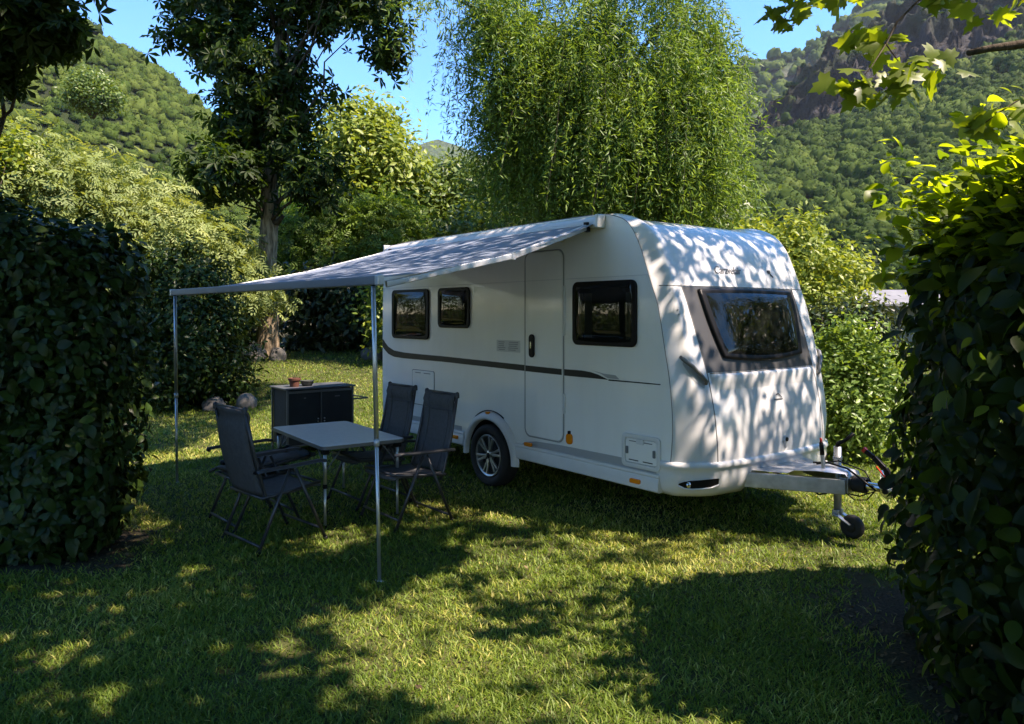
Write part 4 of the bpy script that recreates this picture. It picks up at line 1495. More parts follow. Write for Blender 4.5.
def stripe():
    def band(pts_top, pts_bot, y, name, parent=CAR, m='stripe'):
        n = len(pts_top)
        mb = MB()
        mb.add([(x, y, z) for x, z in pts_bot] + [(x, y, z) for x, z in pts_top], [(i, i + 1, n + i + 1, n + i) for i in range(n - 1)])
        return mb.build(name, M[m], parent)
    # rear sweep
    xs = np.linspace(-2.28, .552, 40)
    bot = np.interp(xs, [-2.28, -2.15, -2.0, -1.75, -1.4, -.9, .55], [1.33, 1.255, 1.222, 1.214, 1.215, 1.216, 1.20])
    top = np.interp(xs, [-2.28, -2.15, -2.0, -1.75, -1.4, -.9, .55], [1.435, 1.345, 1.30, 1.284, 1.279, 1.277, 1.257])
    band(list(zip(xs, top)), list(zip(xs, bot)), -.0035, 'stripe')
    band([(.57, 1.256), (1.09, 1.250)], [(.57, 1.200), (1.09, 1.196)], -.0125, 'stripe')
    xs = np.linspace(1.115, 1.66, 20)
    top = np.interp(xs, [1.115, 1.35, 1.45, 1.55, 1.61, 1.66], [1.250, 1.252, 1.245, 1.228, 1.210, 1.196])
    band(list(zip(xs, top)), [(x, 1.1925) for x in xs], -.0035, 'stripe')
    band([(1.67, 1.197), (2.24, 1.198)], [(1.67, 1.185), (2.24, 1.190)], -.0035, 'stripe')
    band([(1.46, 1.262), (1.62, 1.240), (1.75, 1.236)], [(1.58, 1.238), (1.66, 1.205), (1.80, 1.204)], -.0034, 'stripe', m='grey_band')


stripe()


def side_details():
    # grey lower band
    mb = MB()
    mb.add([(.5, -.0033, .49), (2.30, -.0033, .475), (2.315, -.0033, .565), (1.05, -.0033, .560), (.72, -.0033, .548), (.55, -.0033, .520)], [(0, 1, 2, 3, 4, 5)])
    mb.build('lower_band', M['grey_band'], CAR)
    mb = MB()
    mb.add([(-2.25, -.0033, .49), (-.52, -.0033, .49), (-.52, -.0033, .545), (-2.26, -.0033, .56)], [(0, 1, 2, 3)])
    mb.build('lower_band', M['grey_band'], CAR)
    # skirt profile, front of and behind the wheel
    sec = [(-.002, .496), (-.020, .492), (-.024, .470), (-.014, .462), (-.022, .452), (-.030, .40), (-.028, .357), (-.012, .347), (.03, .350), (.03, .49)]
    for x0, x1 in ((.40, 2.235), (-2.26, -.47)):
        for far in (0, 1):
            vs = []
            for x in (x0, x1):
                for y, z in sec:
                    vs.append((x, (WID - y) if far else y, z - (.006 if x == x1 and x1 > 0 else 0)))
            n = len(sec)
            fs = [(i, (i + 1) % n, n + (i + 1) % n, n + i) for i in range(n)] + [tuple(range(n)), tuple(range(2 * n - 1, n - 1, -1))]
            MB().add(vs, fs).build('skirt', M['trim_white'], CAR, bevel=.003)
    # wheel arch moulding
    for far in (0, 1):
        mb = MB()
        ts = np.linspace(-.06, math.pi + .02, 34)
        prof = [(.385, .00), (.385, -.055), (.40, -.066), (.43, -.056), (.455, -.028), (.462, .0)]
        rows = []
        for t in ts:
            k = .8 + .2 * math.sin(max(0, min(math.pi, t)))
            rows.append([(r * math.cos(t) * (1.0 if r < .42 else 1.0), (WID - y * k) if far else y * k, .292 + r * math.sin(t) * 1.0) for r, y in prof])
        grid_mesh(rows).build('wheel_arch', M['trim_white'], CAR, smooth=True)
    mb = MB()
    mb.tube([(.46 * math.cos(t), -.004, .295 + .47 * math.sin(t)) for t in np.linspace(R(62), R(125), 12)], .006, 6)
    mb.build('seam', M['black'], CAR, smooth=True)
    # marker lights
    for x, z, w_ in ((-.60, .425, .045), (.635, .512, .05), (2.0, .402, .055), (-2.0, .425, .045)):
        l = MB().prism(rrect(x - w_, x + w_, z - .018, z + .018, .012), -.045, -.02)
        l.build('marker_light', M['amber'], CAR, bevel=.004)
    l = MB().prism(rrect(1.145, 1.225, .585, .68, .03), -.014, .0)
    l.build('reflector', M['amber'], CAR, bevel=.004)
    MB().prism(rrect(1.172, 1.198, .676, .705, .008), -.016, .0).build('reflector_clip', M['black'], CAR)
    MB().prism(rrect(-.03, .02, .733, .757, .008), -.05, -.02).build('marker_light', M['amber'], CAR)
    MB().prism(rrect(-1.05, -.98, .60, .68, .03), -.012, .0).build('reflector', M['amber'], CAR)

    # service hatches
    def hatch(x0, x1, z0, z1, r=.04):
        h = empty('service_hatch', ((x0 + x1) / 2, 0, (z0 + z1) / 2))
        h.parent = CAR
        hx, hz = (x1 - x0) / 2, (z1 - z0) / 2
        MB().ring(rrect(-hx, hx, -hz, hz, r), rrect(-hx + .035, hx - .035, -hz + .035, hz - .035, r * .6), -.02, .0).build('frame', M['trim_white'], h, bevel=.006)
        MB().prism(rrect(-hx + .039, hx - .039, -hz + .039, hz - .039, r * .55), -.013, -.002).build('panel', M['side_white'], h, bevel=.003)
        for sx in (-1, 1):
            MB().prism(rrect(sx * (hx - .06) - .012, sx * (hx - .06) + .012, -.03, .03, .008), -.022, -.012).build('catch', M['seam'], h)
        for a, b in ((-.62, -.12), (.12, .62)):
            MB().box((a * hx, -.0155, -hz + .055), (b * hx, -.0128, -hz + .063)).build('groove', M['stripe'], h)
        MB().box((-.6 * hx, -.0155, hz - .062), (.6 * hx, -.0128, hz - .055)).build('groove', M['seam'], h)
        MB().prism(rrect(-.04, .04, hz - .075, hz - .035, .012), -.023, -.012).build('vent_grip', M['trim_white'], h)
    hatch(1.835, 2.245, .505, .775)

    def flush_hatch(x0, x1, z0, z1):
        MB().prism(rrect(x0, x1, z0, z1, .02), -.006, .0).build('flush_hatch', M['side_white'], CAR, bevel=.003)
        g = MB()
        for a, b in ((.15, .4), (.55, .85)):
            g.box((x0 + (x1 - x0) * a, -.009, z1 - .03), (x0 + (x1 - x0) * b, -.005, z1 - .022))
        g.ring(rrect(x0 - .008, x1 + .008, z0 - .008, z1 + .008, .024), rrect(x0 - .001, x1 + .001, z0 - .001, z1 + .001, .02), -.0035, .0)
        g.build('hatch_gap', M['seam'], CAR)
    flush_hatch(-1.55, -1.08, .70, 1.09)
    # faded transfer with small print beside the door
    st = MB().prism([(.10, 1.372), (.475, 1.372), (.475, 1.487), (.10, 1.487)], -.0034, .0).build('transfer', M['sticker'], CAR)
    k = MB()
    r = random.Random(5)
    for col0, col1 in ((.12, .27), (.29, .455)):
        for i in range(5):
            z = 1.468 - i * .019
            k.box((col0 + r.uniform(0, .02), -.0056, z - .0045), (col1 - r.uniform(0, .05), -.004, z + .0045))
    k.build('fine_print', M['sticker_ink'], st)


side_details()


def wheel(y, s):
    wh = empty('wheel', (0, y, .315))
    wh.parent = CAR
    Rr = .312
    pr = [(.20, -.01), (.215, -.055 + .02), (.235, -.085 + .02), (.275, -.092 + .02), (.30, -.08 + .02), (Rr, -.055 + .02), (Rr, .02), (Rr, .09), (.30, .115), (.26, .125), (.2, .10)]
    MB().lathe([(r, h * s) for r, h in pr], (0, 0, 0), 48, 'y').build('tyre', M['rubber'], wh, smooth=True)
    rim = MB()
    rim.lathe([(.205, -.038 * s), (.213, -.048 * s), (.208, -.058 * s), (.19, -.05 * s), (.183, -.01 * s), (.18, .06 * s)], (0, 0, 0), 48, 'y')
    for k in range(6):
        for o in (-.075, .075):
            a = 2 * math.pi * k / 6 + .26
            ca, sa = math.cos(a + o * 1.5), math.sin(a + o * 1.5)
            c2, s2 = math.cos(a + o * 2.0), math.sin(a + o * 2.0)
            rim.beam((.04 * ca, -.035 * s, .04 * sa), (.19 * c2, -.048 * s, .19 * s2), .024, .022, (0, 1, 0))
    rim.lathe([(.001, -.05 * s), (.04, -.048 * s), (.055, -.04 * s), (.056, -.01 * s)], (0, 0, 0), 24, 'y')
    rim.build('rim', M['alloy'], wh, bevel=.003)
    hub = MB().lathe([(.001, -.056 * s), (.026, -.054 * s), (.03, -.045 * s)], (0, 0, 0), 20, 'y')
    for k in range(5):
        a = 2 * math.pi * k / 5
        hub.lathe([(.001, -.052 * s), (.009, -.05 * s), (.01, -.03 * s)], (.045 * math.cos(a), 0, .045 * math.sin(a)), 8, 'y')
    hub.build('hub', M['black'], wh, smooth=True)
    br = MB().lathe([(.001, .0), (.17, .0), (.18, .02 * s)], (0, 0, 0), 30, 'y')
    br.build('brake_drum', M['underbody'], wh)


wheel(.015, 1)
wheel(WID - .015, -1)


def nose():
    # dark grey film panel round the front window, following the nose

    def patch(fy, z0, z1, off, ny=28, nz=22):
        rows = []
        for i in range(nz + 1):
            z = z0 + (z1 - z0) * i / nz
            a, b = fy((z - z0) / (z1 - z0))
            rows.append([nose_pt(a + (b - a) * j / ny, z, off) for j in range(ny + 1)])
        return grid_mesh(rows)
    patch(lambda f: (.285 - .05 * f, WID - .305 - .005 * f), 1.285, 1.965, .003).build('nose_panel', M['front_grey'], CAR, smooth=True)
    # window: a rounded trapezium, narrower at the bottom
    win = empty('front_window', nose_pt(WID / 2, 1.65))
    win.parent = CAR
    o = Vector(win.location)
    cz, hz = 1.668, .262

    def wpt(u, v, off, grow=0.):
        uu = u * math.sqrt(1 - .07 * v * v); vv = v * math.sqrt(1 - .07 * u * u)
        hw = .605 + .055 * vv + grow
        zz = cz + vv * (hz + grow) - .028 * (1 - uu * uu) * (1 if vv < 0 else .0) * abs(vv)
        return nose_pt(WID / 2 + uu * hw, zz, off) - o
    n = 26
    rows = []
    for i in range(n + 1):
        row = []
        for j in range(n + 1):
            u, v = -1 + 2 * j / n, -1 + 2 * i / n
            e = max(abs(u), abs(v))
            b = .016 + .026 * (1 - min(1, max(0, (e - .6) / .4)) ** 2.2)
            row.append(wpt(u, v, b))
        rows.append(row)
    grid_mesh(rows).build('pane', M['pane'], win, smooth=True)
    per = [(-1 + 2 * j / 20, -1) for j in range(20)] + [(1, -1 + 2 * j / 12) for j in range(12)] + [(1 - 2 * j / 20, 1) for j in range(20)] + [(-1, 1 - 2 * j / 12) for j in range(12)]
    mb = MB()
    rows = []
    for off, k, g in ((.002, 1., .022), (.026, 1., .02), (.03, 1., .004), (.024, .93, 0.)):
        rows.append([wpt(u * k, v * k, off, g) for u, v in per + per[:1]])
    grid_mesh(rows).build('frame', M['black'], win, smooth=True)
    rows = [[wpt(-1 + 2 * j / n, -1 + 2 * i / n, .006) for j in range(n + 1)] for i in range(n + 1)]
    grid_mesh(rows).build('backing', M['black'], win, smooth=True)
    # seam above the panel and seam of the gas locker lid
    sm = MB()
    sm.tube([nose_pt(y, 1.972, .001) for y in np.linspace(.04, WID - .04, 40)], .004, 5)
    sm.tube([nose_pt(y, 1.278, .001) for y in np.linspace(.31, WID - .31, 30)], .004, 5)
    sm.build('seam', M['seam'], CAR, smooth=True, fix=False)
    # locker lid lip just under the panel
    rows = []
    for z, off in ((1.275, .002), (1.268, .022), (1.245, .026), (1.20, .010), (1.15, .001)):
        rows.append([nose_pt(y, z, off * min(1, min(y - .31, WID - .31 - y) / .08 + .15)) for y in np.linspace(.315, WID - .315, 34)])
    grid_mesh(rows).build('lid_lip', M['white'], CAR, smooth=True)
    # lock with its teardrop flap
    lk = empty('lid_lock', nose_pt(1.12, .70))
    lk.parent = CAR
    lo = Vector(lk.location)
    mb = MB()
    pts = []
    for t in np.linspace(0, 2 * math.pi, 20, endpoint=False):
        zz = .035 * math.sin(t); yy = .026 * math.cos(t)
        if math.sin(t) < 0:
            zz *= 2.2; yy *= 1 - .55 * abs(math.sin(t))
        pts.append((yy, zz))
    base = [nose_pt(1.12 + y, .70 + z, .002) - lo for y, z in pts]
    topv = [nose_pt(1.12 + y * .8, .70 + z * .8, .016) - lo for y, z in pts]
    k = len(pts)
    mb.add(base + topv, [(i, (i + 1) % k, k + (i + 1) % k, k + i) for i in range(k)] + [tuple(range(k, 2 * k))])
    mb.build('flap', M['awning_alu'], lk, smooth=False)
    MB().lathe([(.001, .026), (.017, .024), (.019, .01)], (0, 0, .004), 16, 'x').build('cylinder', M['black'], lk)
    # small emblem on the lid
    e = MB()
    for y0, y1, z0, z1 in ((1.02, 1.145, 1.030, 1.040),):
        a = [nose_pt(y0, z0, .006), nose_pt(y1, z0, .006), nose_pt(y1, z1, .006), nose_pt(y0, z1, .006)]
        e.add(a, [(0, 1, 2, 3)])
    e.tube([nose_pt(1.06, 1.075, .006), nose_pt(1.09, 1.082, .006), nose_pt(1.11, 1.07, .006), nose_pt(1.135, 1.045, .006)], .0035, 5)
    e.build('emblem', M['text'], CAR)
    # grab handles at both nose corners
    for side in (0, 1):
        Y = lambda y: WID - y if side else y
        h = MB()
        path = [nose_pt(Y(.075), 1.415, .008), nose_pt(Y(.085), 1.395, .022), nose_pt(Y(.14), 1.33, .028), nose_pt(Y(.20), 1.265, .028), nose_pt(Y(.245), 1.215, .022), nose_pt(Y(.25), 1.20, .006)]
        h.tube(path, [.012, .016, .016, .016, .016, .012], 10)
        g = h.build('grab_handle', M['cab_frame'], CAR, smooth=True)
        # dished recess plate under the handle
        rc = []
        for f in np.linspace(0, 1, 12):
            c = (Y(.085 + .15 * f), 1.375 - .19 * f)
            wd = .045 * math.sin(math.pi * (.08 + .84 * f)) + .006
            rc.append([nose_pt(c[0] + (-wd if not side else wd) * .3, c[1] - wd, .0035), nose_pt(c[0], c[1], .006), nose_pt(c[0] + (wd if not side else -wd) * .3, c[1] + wd, .0035)])
        grid_mesh(rc).build('recess', M['grey_band'], g, smooth=True)
    # lettering on the brow
    cu = bpy.data.curves.new('lettering', 'FONT')
    cu.body = 'Caravelair'
    cu.size = .094
    cu.shear = .35
    cu.space_character = .92
    cu.extrude = .0015
    cu.offset = -.0002
    tmp = bpy.data.objects.new('tmp', cu)
    COL.objects.link(tmp)
    bpy.context.view_layer.update()
    dg = bpy.context.evaluated_depsgraph_get()
    me = bpy.data.meshes.new_from_object(tmp.evaluated_get(dg))
    bpy.data.objects.remove(tmp)
    y0, z0 = .66, 2.085
    for vt in me.vertices:
        vt.co = nose_pt(y0 + vt.co.x, z0 + vt.co.y, .003 + vt.co.z)
    me.name = 'lettering'
    me.materials.clear()
    link_mesh('lettering', me, M['text'], CAR)
    # small sun-like mark right of the lettering
    e = MB()
    e.tube([nose_pt(1.44, 2.128, .004), nose_pt(1.47, 2.133, .004), nose_pt(1.47, 2.112, .004), nose_pt(1.44, 2.115, .004)], .008, 6)
    e.tube([nose_pt(1.47, 2.10, .004), nose_pt(1.50, 2.075, .004)], .006, 6)
    e.build('emblem', M['text'], CAR)
    # rivet caps on the corner moulding
    for z in (1.78, 1.745):
        p = nose_pt(.12, z, .001)
        MB().lathe([(.001, .006), (.007, .005), (.008, 0)], p, 10, 'x').build('rivet_cap', M['grey_band'], CAR)

    # bumper: swept section round the nose
    path = [(2.20, -.001)]
    for y in list(np.linspace(.0, .3, 12)) + list(np.linspace(.36, WID - .36, 24)) + list(np.linspace(WID - .3, WID, 12)):
        path.append((nose_x(y, .59), y))
    path.append((2.20, WID + .001))
    rows = []
    np_ = len(path)
    for i, (x, y) in enumerate(path):
        a = Vector(path[max(i - 1, 0)]); b = Vector(path[min(i + 1, np_ - 1)])
        t = (b - a).normalized()
        nr = Vector((t.y, -t.x))
        mid = max(0, 1 - abs(y - WID / 2) / .42) ** .6 if abs(y - WID / 2) < .42 else 0
        lowz = .335 + .115 * mid
        sec = [(.0, .605), (.022, .598), (.030, .575), (.024, .555), (.012, .545), (.016, .50 + .01 * mid), (.010, .44 + .06 * mid), (-.012, .375 + .10 * mid), (-.05, lowz), (-.14, lowz - .01), (-.3, lowz + .02)]
        k = .35 if i in (0, np_ - 1) else 1
        rows.append([(x + nr.x * o_ * (k if o_ > 0 else 1), y + nr.y * o_ * (k if o_ > 0 else 1), z) for o_, z in sec])
    bo = grid_mesh(rows).build('bumper', M['white'], CAR, smooth=True)
    # fog light slots
    for side in (0, 1):
        Y = lambda y: WID - y if side else y
        fog = empty('fog_light', (0, 0, 0))
        fog.parent = CAR

        def bpt(y, z, off):
            x = nose_x(y, .59)
            d = (nose_x(min(y + .02, WID), .59) - nose_x(max(y - .02, 0), .59)) / (min(y + .02, WID) - max(y - .02, 0))
            nrm = Vector((1, -d, 0)).normalized()
            return Vector((x, y, z)) + nrm * off
        ysl = [Y(q) for q in (.03, .06, .10, .16, .22, .28)]
        rows = [[bpt(y, .405 + .012 * k_, .017) for y in ysl] for k_ in (0,)]
        lo_ = [.428, .408, .402, .405, .412, .43]
        hi_ = [.445, .462, .470, .475, .480, .482]
        rows = [[bpt(y, l, .012) for y, l in zip(ysl, lo_)], [bpt(y, (l + h) / 2, .018) for y, l, h in zip(ysl, lo_, hi_)], [bpt(y, h, .020) for y, h in zip(ysl, hi_)]]
        grid_mesh(rows).build('slot', M['black'], fog, smooth=True)
        c = bpt(Y(.085), .437, .016)
        MB().lathe([(.001, .012), (.018, .010), (.024, .004), (.026, -.004)], c, 18, 'x').build('lens', M['steel'], fog, smooth=True)
        rim_ = MB()
        rim_.tube([bpt(y, l, .016) for y, l in zip(ysl, lo_)], .008, 6)
        rim_.build('lip', M['white'], fog, smooth=True)


nose()


def drawbar():
    d = empty('drawbar', (2.3, WID / 2, .43))
    d.parent = CAR
    c = lambda x, y, z: (x - 2.3, y - WID / 2, z - .43)
    # two converging box beams
    for y in (.40, WID - .40):
        yc = WID / 2 + (.075 if y > 1 else -.075)
        MB().beam(c(2.2, y, .43), c(3.22, yc, .435), .055, .115).build('beam', M['galv'], d, bevel=.006)
    cov = MB()
    # sloping cover plate between the beams
    rows = []
    for x, hw, z, cr in ((2.42, .44, .512, .0), (2.62, .40, .505, .01), (2.85, .27, .502, .015), (2.90, .255, .53, .02), (3.05, .18, .54, .025), (3.23, .10, .535, .02), (3.25, .095, .50, .02)):
        rows.append([c(x, WID / 2 + hw * u, z + cr * (1 - u * u)) for u in np.linspace(-1, 1, 9)])
    grid_mesh(rows).build('cover', M['awning_alu'], d, smooth=True)
    MB().box(c(3.17, WID / 2 - .08, .385), c(3.24, WID / 2 + .08, .50)).build('end_plate', M['galv'], d, bevel=.004)
    bel = []
    for i in range(13):
        bel.append((.05 + (.012 if i % 2 else 0), .94 + i * .009))
    MB().lathe(bel, (0, 0, .025), 20, 'x').build('bellows', M['rubber'], d, smooth=True)
    cp = empty('coupling', c(3.42, WID / 2, .455))
    cp.parent = d
    MB().tube([(-.08, 0, 0), (.06, 0, 0)], .032, 14).build('shaft', M['steel'], d).location = c(3.42, WID / 2, .455)
    cp2 = MB()
    cp2.lathe([(.001, -.055), (.045, -.05), (.058, -.03), (.058, .03), (.045, .05), (.001, .055)], (.09, 0, -.005), 22, 'y')
    cp2.tube([(.04, 0, .02), (.06, 0, .09), (.045, 0, .14)], [.03, .028, .02], 10)
    o = cp2.build('coupling_head', M['steel'], d, bevel=.004)
    o.location = c(3.42, WID / 2, .455)
    bpy.data.objects.remove(cp)
    MB().lathe([(.001, -.062), (.022, -.062), (.022, .062), (.001, .062)], (.09, 0, -.005), 14, 'y').build('friction_pad', M['black'], o)
    hb = MB()
    hp = [Vector((.135, 0, -.01)), Vector((.12, 0, .06)), Vector((.06, 0, .15)), Vector((-.02, 0, .22)), Vector((-.09, 0, .262))]
    for i in range(len(hp) - 1):
        w0 = .05 - .005 * i
        hb.beam(hp[i], hp[i + 1], w0, .042 - .006 * i, (0, 1, 0))
    hbo = hb.build('coupling_lever', M['black'], d, bevel=.006)
    hbo.location = o.location
    rdo = MB().beam((-.082, 0, .258), (-.102, 0, .272), .036, .024, (0, 1, 0)).build('red_marking', M['red'], d)
    rdo.location = o.location
    for s_ in (-.0275, .0275):
        rdo = MB().beam((.075, s_, .092), (.01, s_, .162), .006, .012, (0, 1, 0)).build('red_marking', M['red'], d)
        rdo.location = o.location
    # hand brake lever, standing up
    hb = MB()
    hb.beam(c(3.060, WID / 2 - .10, .52), c(3.045, WID / 2 - .10, .66), .03, .022)
    hb.build('brake_lever', M['galv'], d, bevel=.004)
    MB().tube([c(3.046, WID / 2 - .10, .655), c(3.035, WID / 2 - .10, .75)], [.018, .016], 10).build('brake_grip', M['black'], d, smooth=True)
    MB().tube([c(3.035, WID / 2 - .10, .75), c(3.032, WID / 2 - .10, .785)], [.010, .009], 10).build('brake_button', M['red'], d, smooth=True)
    # jockey wheel
    jx, jy = 3.06, WID / 2 + .10
    MB().tube([c(jx, jy, .17), c(jx, jy, .70)], .030, 14).build('jockey_tube', M['galv'], d, smooth=True)
    MB().tube([c(jx, jy, .60), c(jx, jy, .62)], .036, 14).build('jockey_collar', M['galv'], d)
    MB().tube([c(jx, jy, .69), c(jx + .005, jy, .725), c(jx + .05, jy + .03, .755), c(jx + .10, jy + .06, .81)], [.022, .018, .013, .016], 10).build('jockey_crank', M['black'], d, smooth=True)
    f = MB()
    for s_ in (-.042, .042):
        f.beam(c(jx - .01, jy + s_, .185), c(jx + .13, jy + s_, .115), .008, .045, (0, 1, 0))
    f.beam(c(jx, jy - .045, .18), c(jx, jy + .045, .18), .05, .05)
    f.build('jockey_fork', M['galv'], d, bevel=.003)
    jw = MB()
    jw.lathe([(.035, -.03), (.072, -.034), (.089, -.02), (.092, 0), (.089, .02), (.072, .034), (.035, .03)], c(jx + .12, jy, .094), 28, 'y')
    jw.lathe([(.001, -.04), (.04, -.036), (.045, 0), (.04, .036), (.001, .04)], c(jx + .12, jy, .094), 16, 'y')
    jw.build('jockey_wheel', M['rubber'], d, smooth=True)
    MB().tube([c(jx - .035, jy, .33), c(jx - .035, jy, .375)], .045, 10).build('jockey_clamp', M['galv'], d)
    # cables
    cb = MB()
    cb.tube([c(2.9, WID / 2 + .02, .56), c(3.05, WID / 2 - .02, .585), c(3.22, WID / 2 - .05, .57), c(3.36, WID / 2 - .07, .50), c(3.44, WID / 2 - .05, .44)], .008, 6)
    cb.tube([c(2.95, WID / 2 - .02, .56), c(3.10, WID / 2 + .04, .60), c(3.3, WID / 2 + .06, .55), c(3.40, WID / 2 + .03, .42), c(3.3, WID / 2 - .02, .37), c(3.1, WID / 2 - .05, .385)], .006, 6)
    cb.tube([c(3.2, WID / 2 - .07, .40), c(3.28, WID / 2 - .06, .345), c(3.37, WID / 2 - .05, .36), c(3.42, WID / 2 - .03, .43)], .005, 6)
    cb.tube([c(2.98, WID / 2 - .13, .385), c(3.03, WID / 2 - .13, .35), c(3.1, WID / 2 - .13, .37)], .007, 6)
    cb.build('cable', M['black'], d, smooth=True)
    # chassis pad
    return d


drawbar()

# awning cassette rail belongs to the awning; roof hatch on the caravan roof
MB().box((-.9, .6, 2.58), (-.2, 1.3, 2.66)).build('roof_hatch', M['trim_white'], CAR, bevel=.03)


# ================================================================== AWNING
def awning():
    A = empty('awning', CAR_LOC, CAR_RZ, 'grey cloth awning rolled out from the caravan roof above the table and chairs', 'awning')
    a, b = Vector((1.58, -.07, 2.515)), Vector((-2.02, -.07, 2.52))       # wall edge of the cloth
    c, d = Vector((1.745, -2.19, 1.985)), Vector((-2.16, -2.46, 1.985))        # lead edge
    nu, nv = 40, 26
    rows = []
    for j in range(nv + 1):
        v = j / nv
        row = []
        for i in range(nu + 1):
            u = i / nu
            p = a.lerp(b, u).lerp(c.lerp(d, u), v)
            sag = .055 * math.sin(math.pi * v) * (1 + .25 * math.cos(2 * math.pi * u)) + .006 * math.sin(u * 31 + 2 * v) * math.sin(math.pi * v) * (.5 + .5 * math.sin(u * 7)) + .004 * math.sin(v * 24 + u * 5)
            row.append(p - Vector((0, 0, sag)))
        rows.append(row)
    cl = grid_mesh(rows).build('cloth', M['fabric_awning'], A, smooth=True)
    so_ = cl.modifiers.new('solid', 'SOLIDIFY'); so_.thickness = .003; so_.offset = -1
    # cassette along the roof edge
    cs = MB()
    sec = [(-.005, 2.475), (-.085, 2.48), (-.095, 2.50), (-.09, 2.54), (-.055, 2.575), (-.005, 2.58)]
    n = len(sec)
    vs = [(x, y, z) for x in (-2.06, 1.60) for y, z in sec]
    cs.add(vs, [(i, (i + 1) % n, n + (i + 1) % n, n + i) for i in range(n)] + [tuple(range(n)), tuple(range(2 * n - 1, n - 1, -1))])
    cs.build('cassette', M['white'], A, bevel=.005)
    for x0, x1 in ((1.60, 1.635), (-2.095, -2.06)):
        MB().box((x0, -.10, 2.47), (x1, -.004, 2.585)).build('cassette_end_cap', M['trim_white'], A, bevel=.01)
    # lead rail
    dirv = (d - c).normalized()
    lr = MB()
    lr.beam(c - dirv * .02 + Vector((0, -.03, -.018)), d + dirv * .02 + Vector((0, -.03, -.018)), .045, .062)
    lr.build('lead_rail', M['awning_dark'], A, bevel=.008)
    for p, s in ((c, -1), (d, 1)):
        q = p + dirv * s * .045 + Vector((0, -.03, -.018))
        MB().beam(q - dirv * .024, q + dirv * .024, .05, .07).build('rail_end_cap', M['awning_alu'], A, bevel=.008)
    # folding arms under the cloth
    def arm(p, e, q, nm):
        mb = MB()
        mb.beam(p, e, .03, .05).beam(e, q, .028, .044)
        o = mb.build(nm, M['awning_alu'], A, bevel=.006)
        MB().lathe([(.001, .028), (.024, .026), (.026, -.026), (.001, -.028)], e, 16).build('elbow', M['awning_alu'], o)
        MB().lathe([(.001, .045), (.03, .04), (.03, -.04), (.001, -.045)], p, 14).build('shoulder', M['black'], o)
    arm(Vector((1.50, -.09, 2.485)), Vector((1.66, -1.02, 2.185)), Vector((1.70, -2.12, 1.945)), 'arm')
    arm(Vector((-1.92, -.09, 2.485)), Vector((-2.04, -1.10, 2.205)), Vector((-2.10, -2.38, 1.945)), 'arm')
    # legs
    for (px, py), top in (((-.87, 4.991), c + dirv * .03), ((-3.479, 7.893), d - dirv * .03)):
        w_ = Vector((px - CAR_LOC[0], py - CAR_LOC[1], 0))
        cs_, sn = math.cos(-CAR_RZ), math.sin(-CAR_RZ)
        foot = Vector((w_.x * cs_ - w_.y * sn, w_.x * sn + w_.y * cs_, gz(px, py) - .01))
        t = Vector((top.x, top.y - .03, top.z - .055))
        m_ = foot.lerp(t, .47)
        MB().tube([foot, m_], .0125, 12).tube([m_, t], .016, 12).build('pole', M['alu'], A, smooth=True)
        MB().tube([m_ - Vector((0, 0, .02)), m_ + Vector((0, 0, .025))], .0195, 12).build('pole_clamp', M['awning_alu'], A, smooth=True)
        MB().tube([t - Vector((0, 0, .085)), t + Vector((0, 0, .01))], .0135, 10).build('pole_joint', M['black'], A, smooth=True)
        MB().box((foot.x - .03, foot.y - .02, foot.z), (foot.x + .03, foot.y + .02, foot.z + .012)).build('foot', M['trim_white'], A, bevel=.004)


awning()


# ================================================================== FURNITURE
GROUP_CHAIRS = 'folding camping chairs around the table'


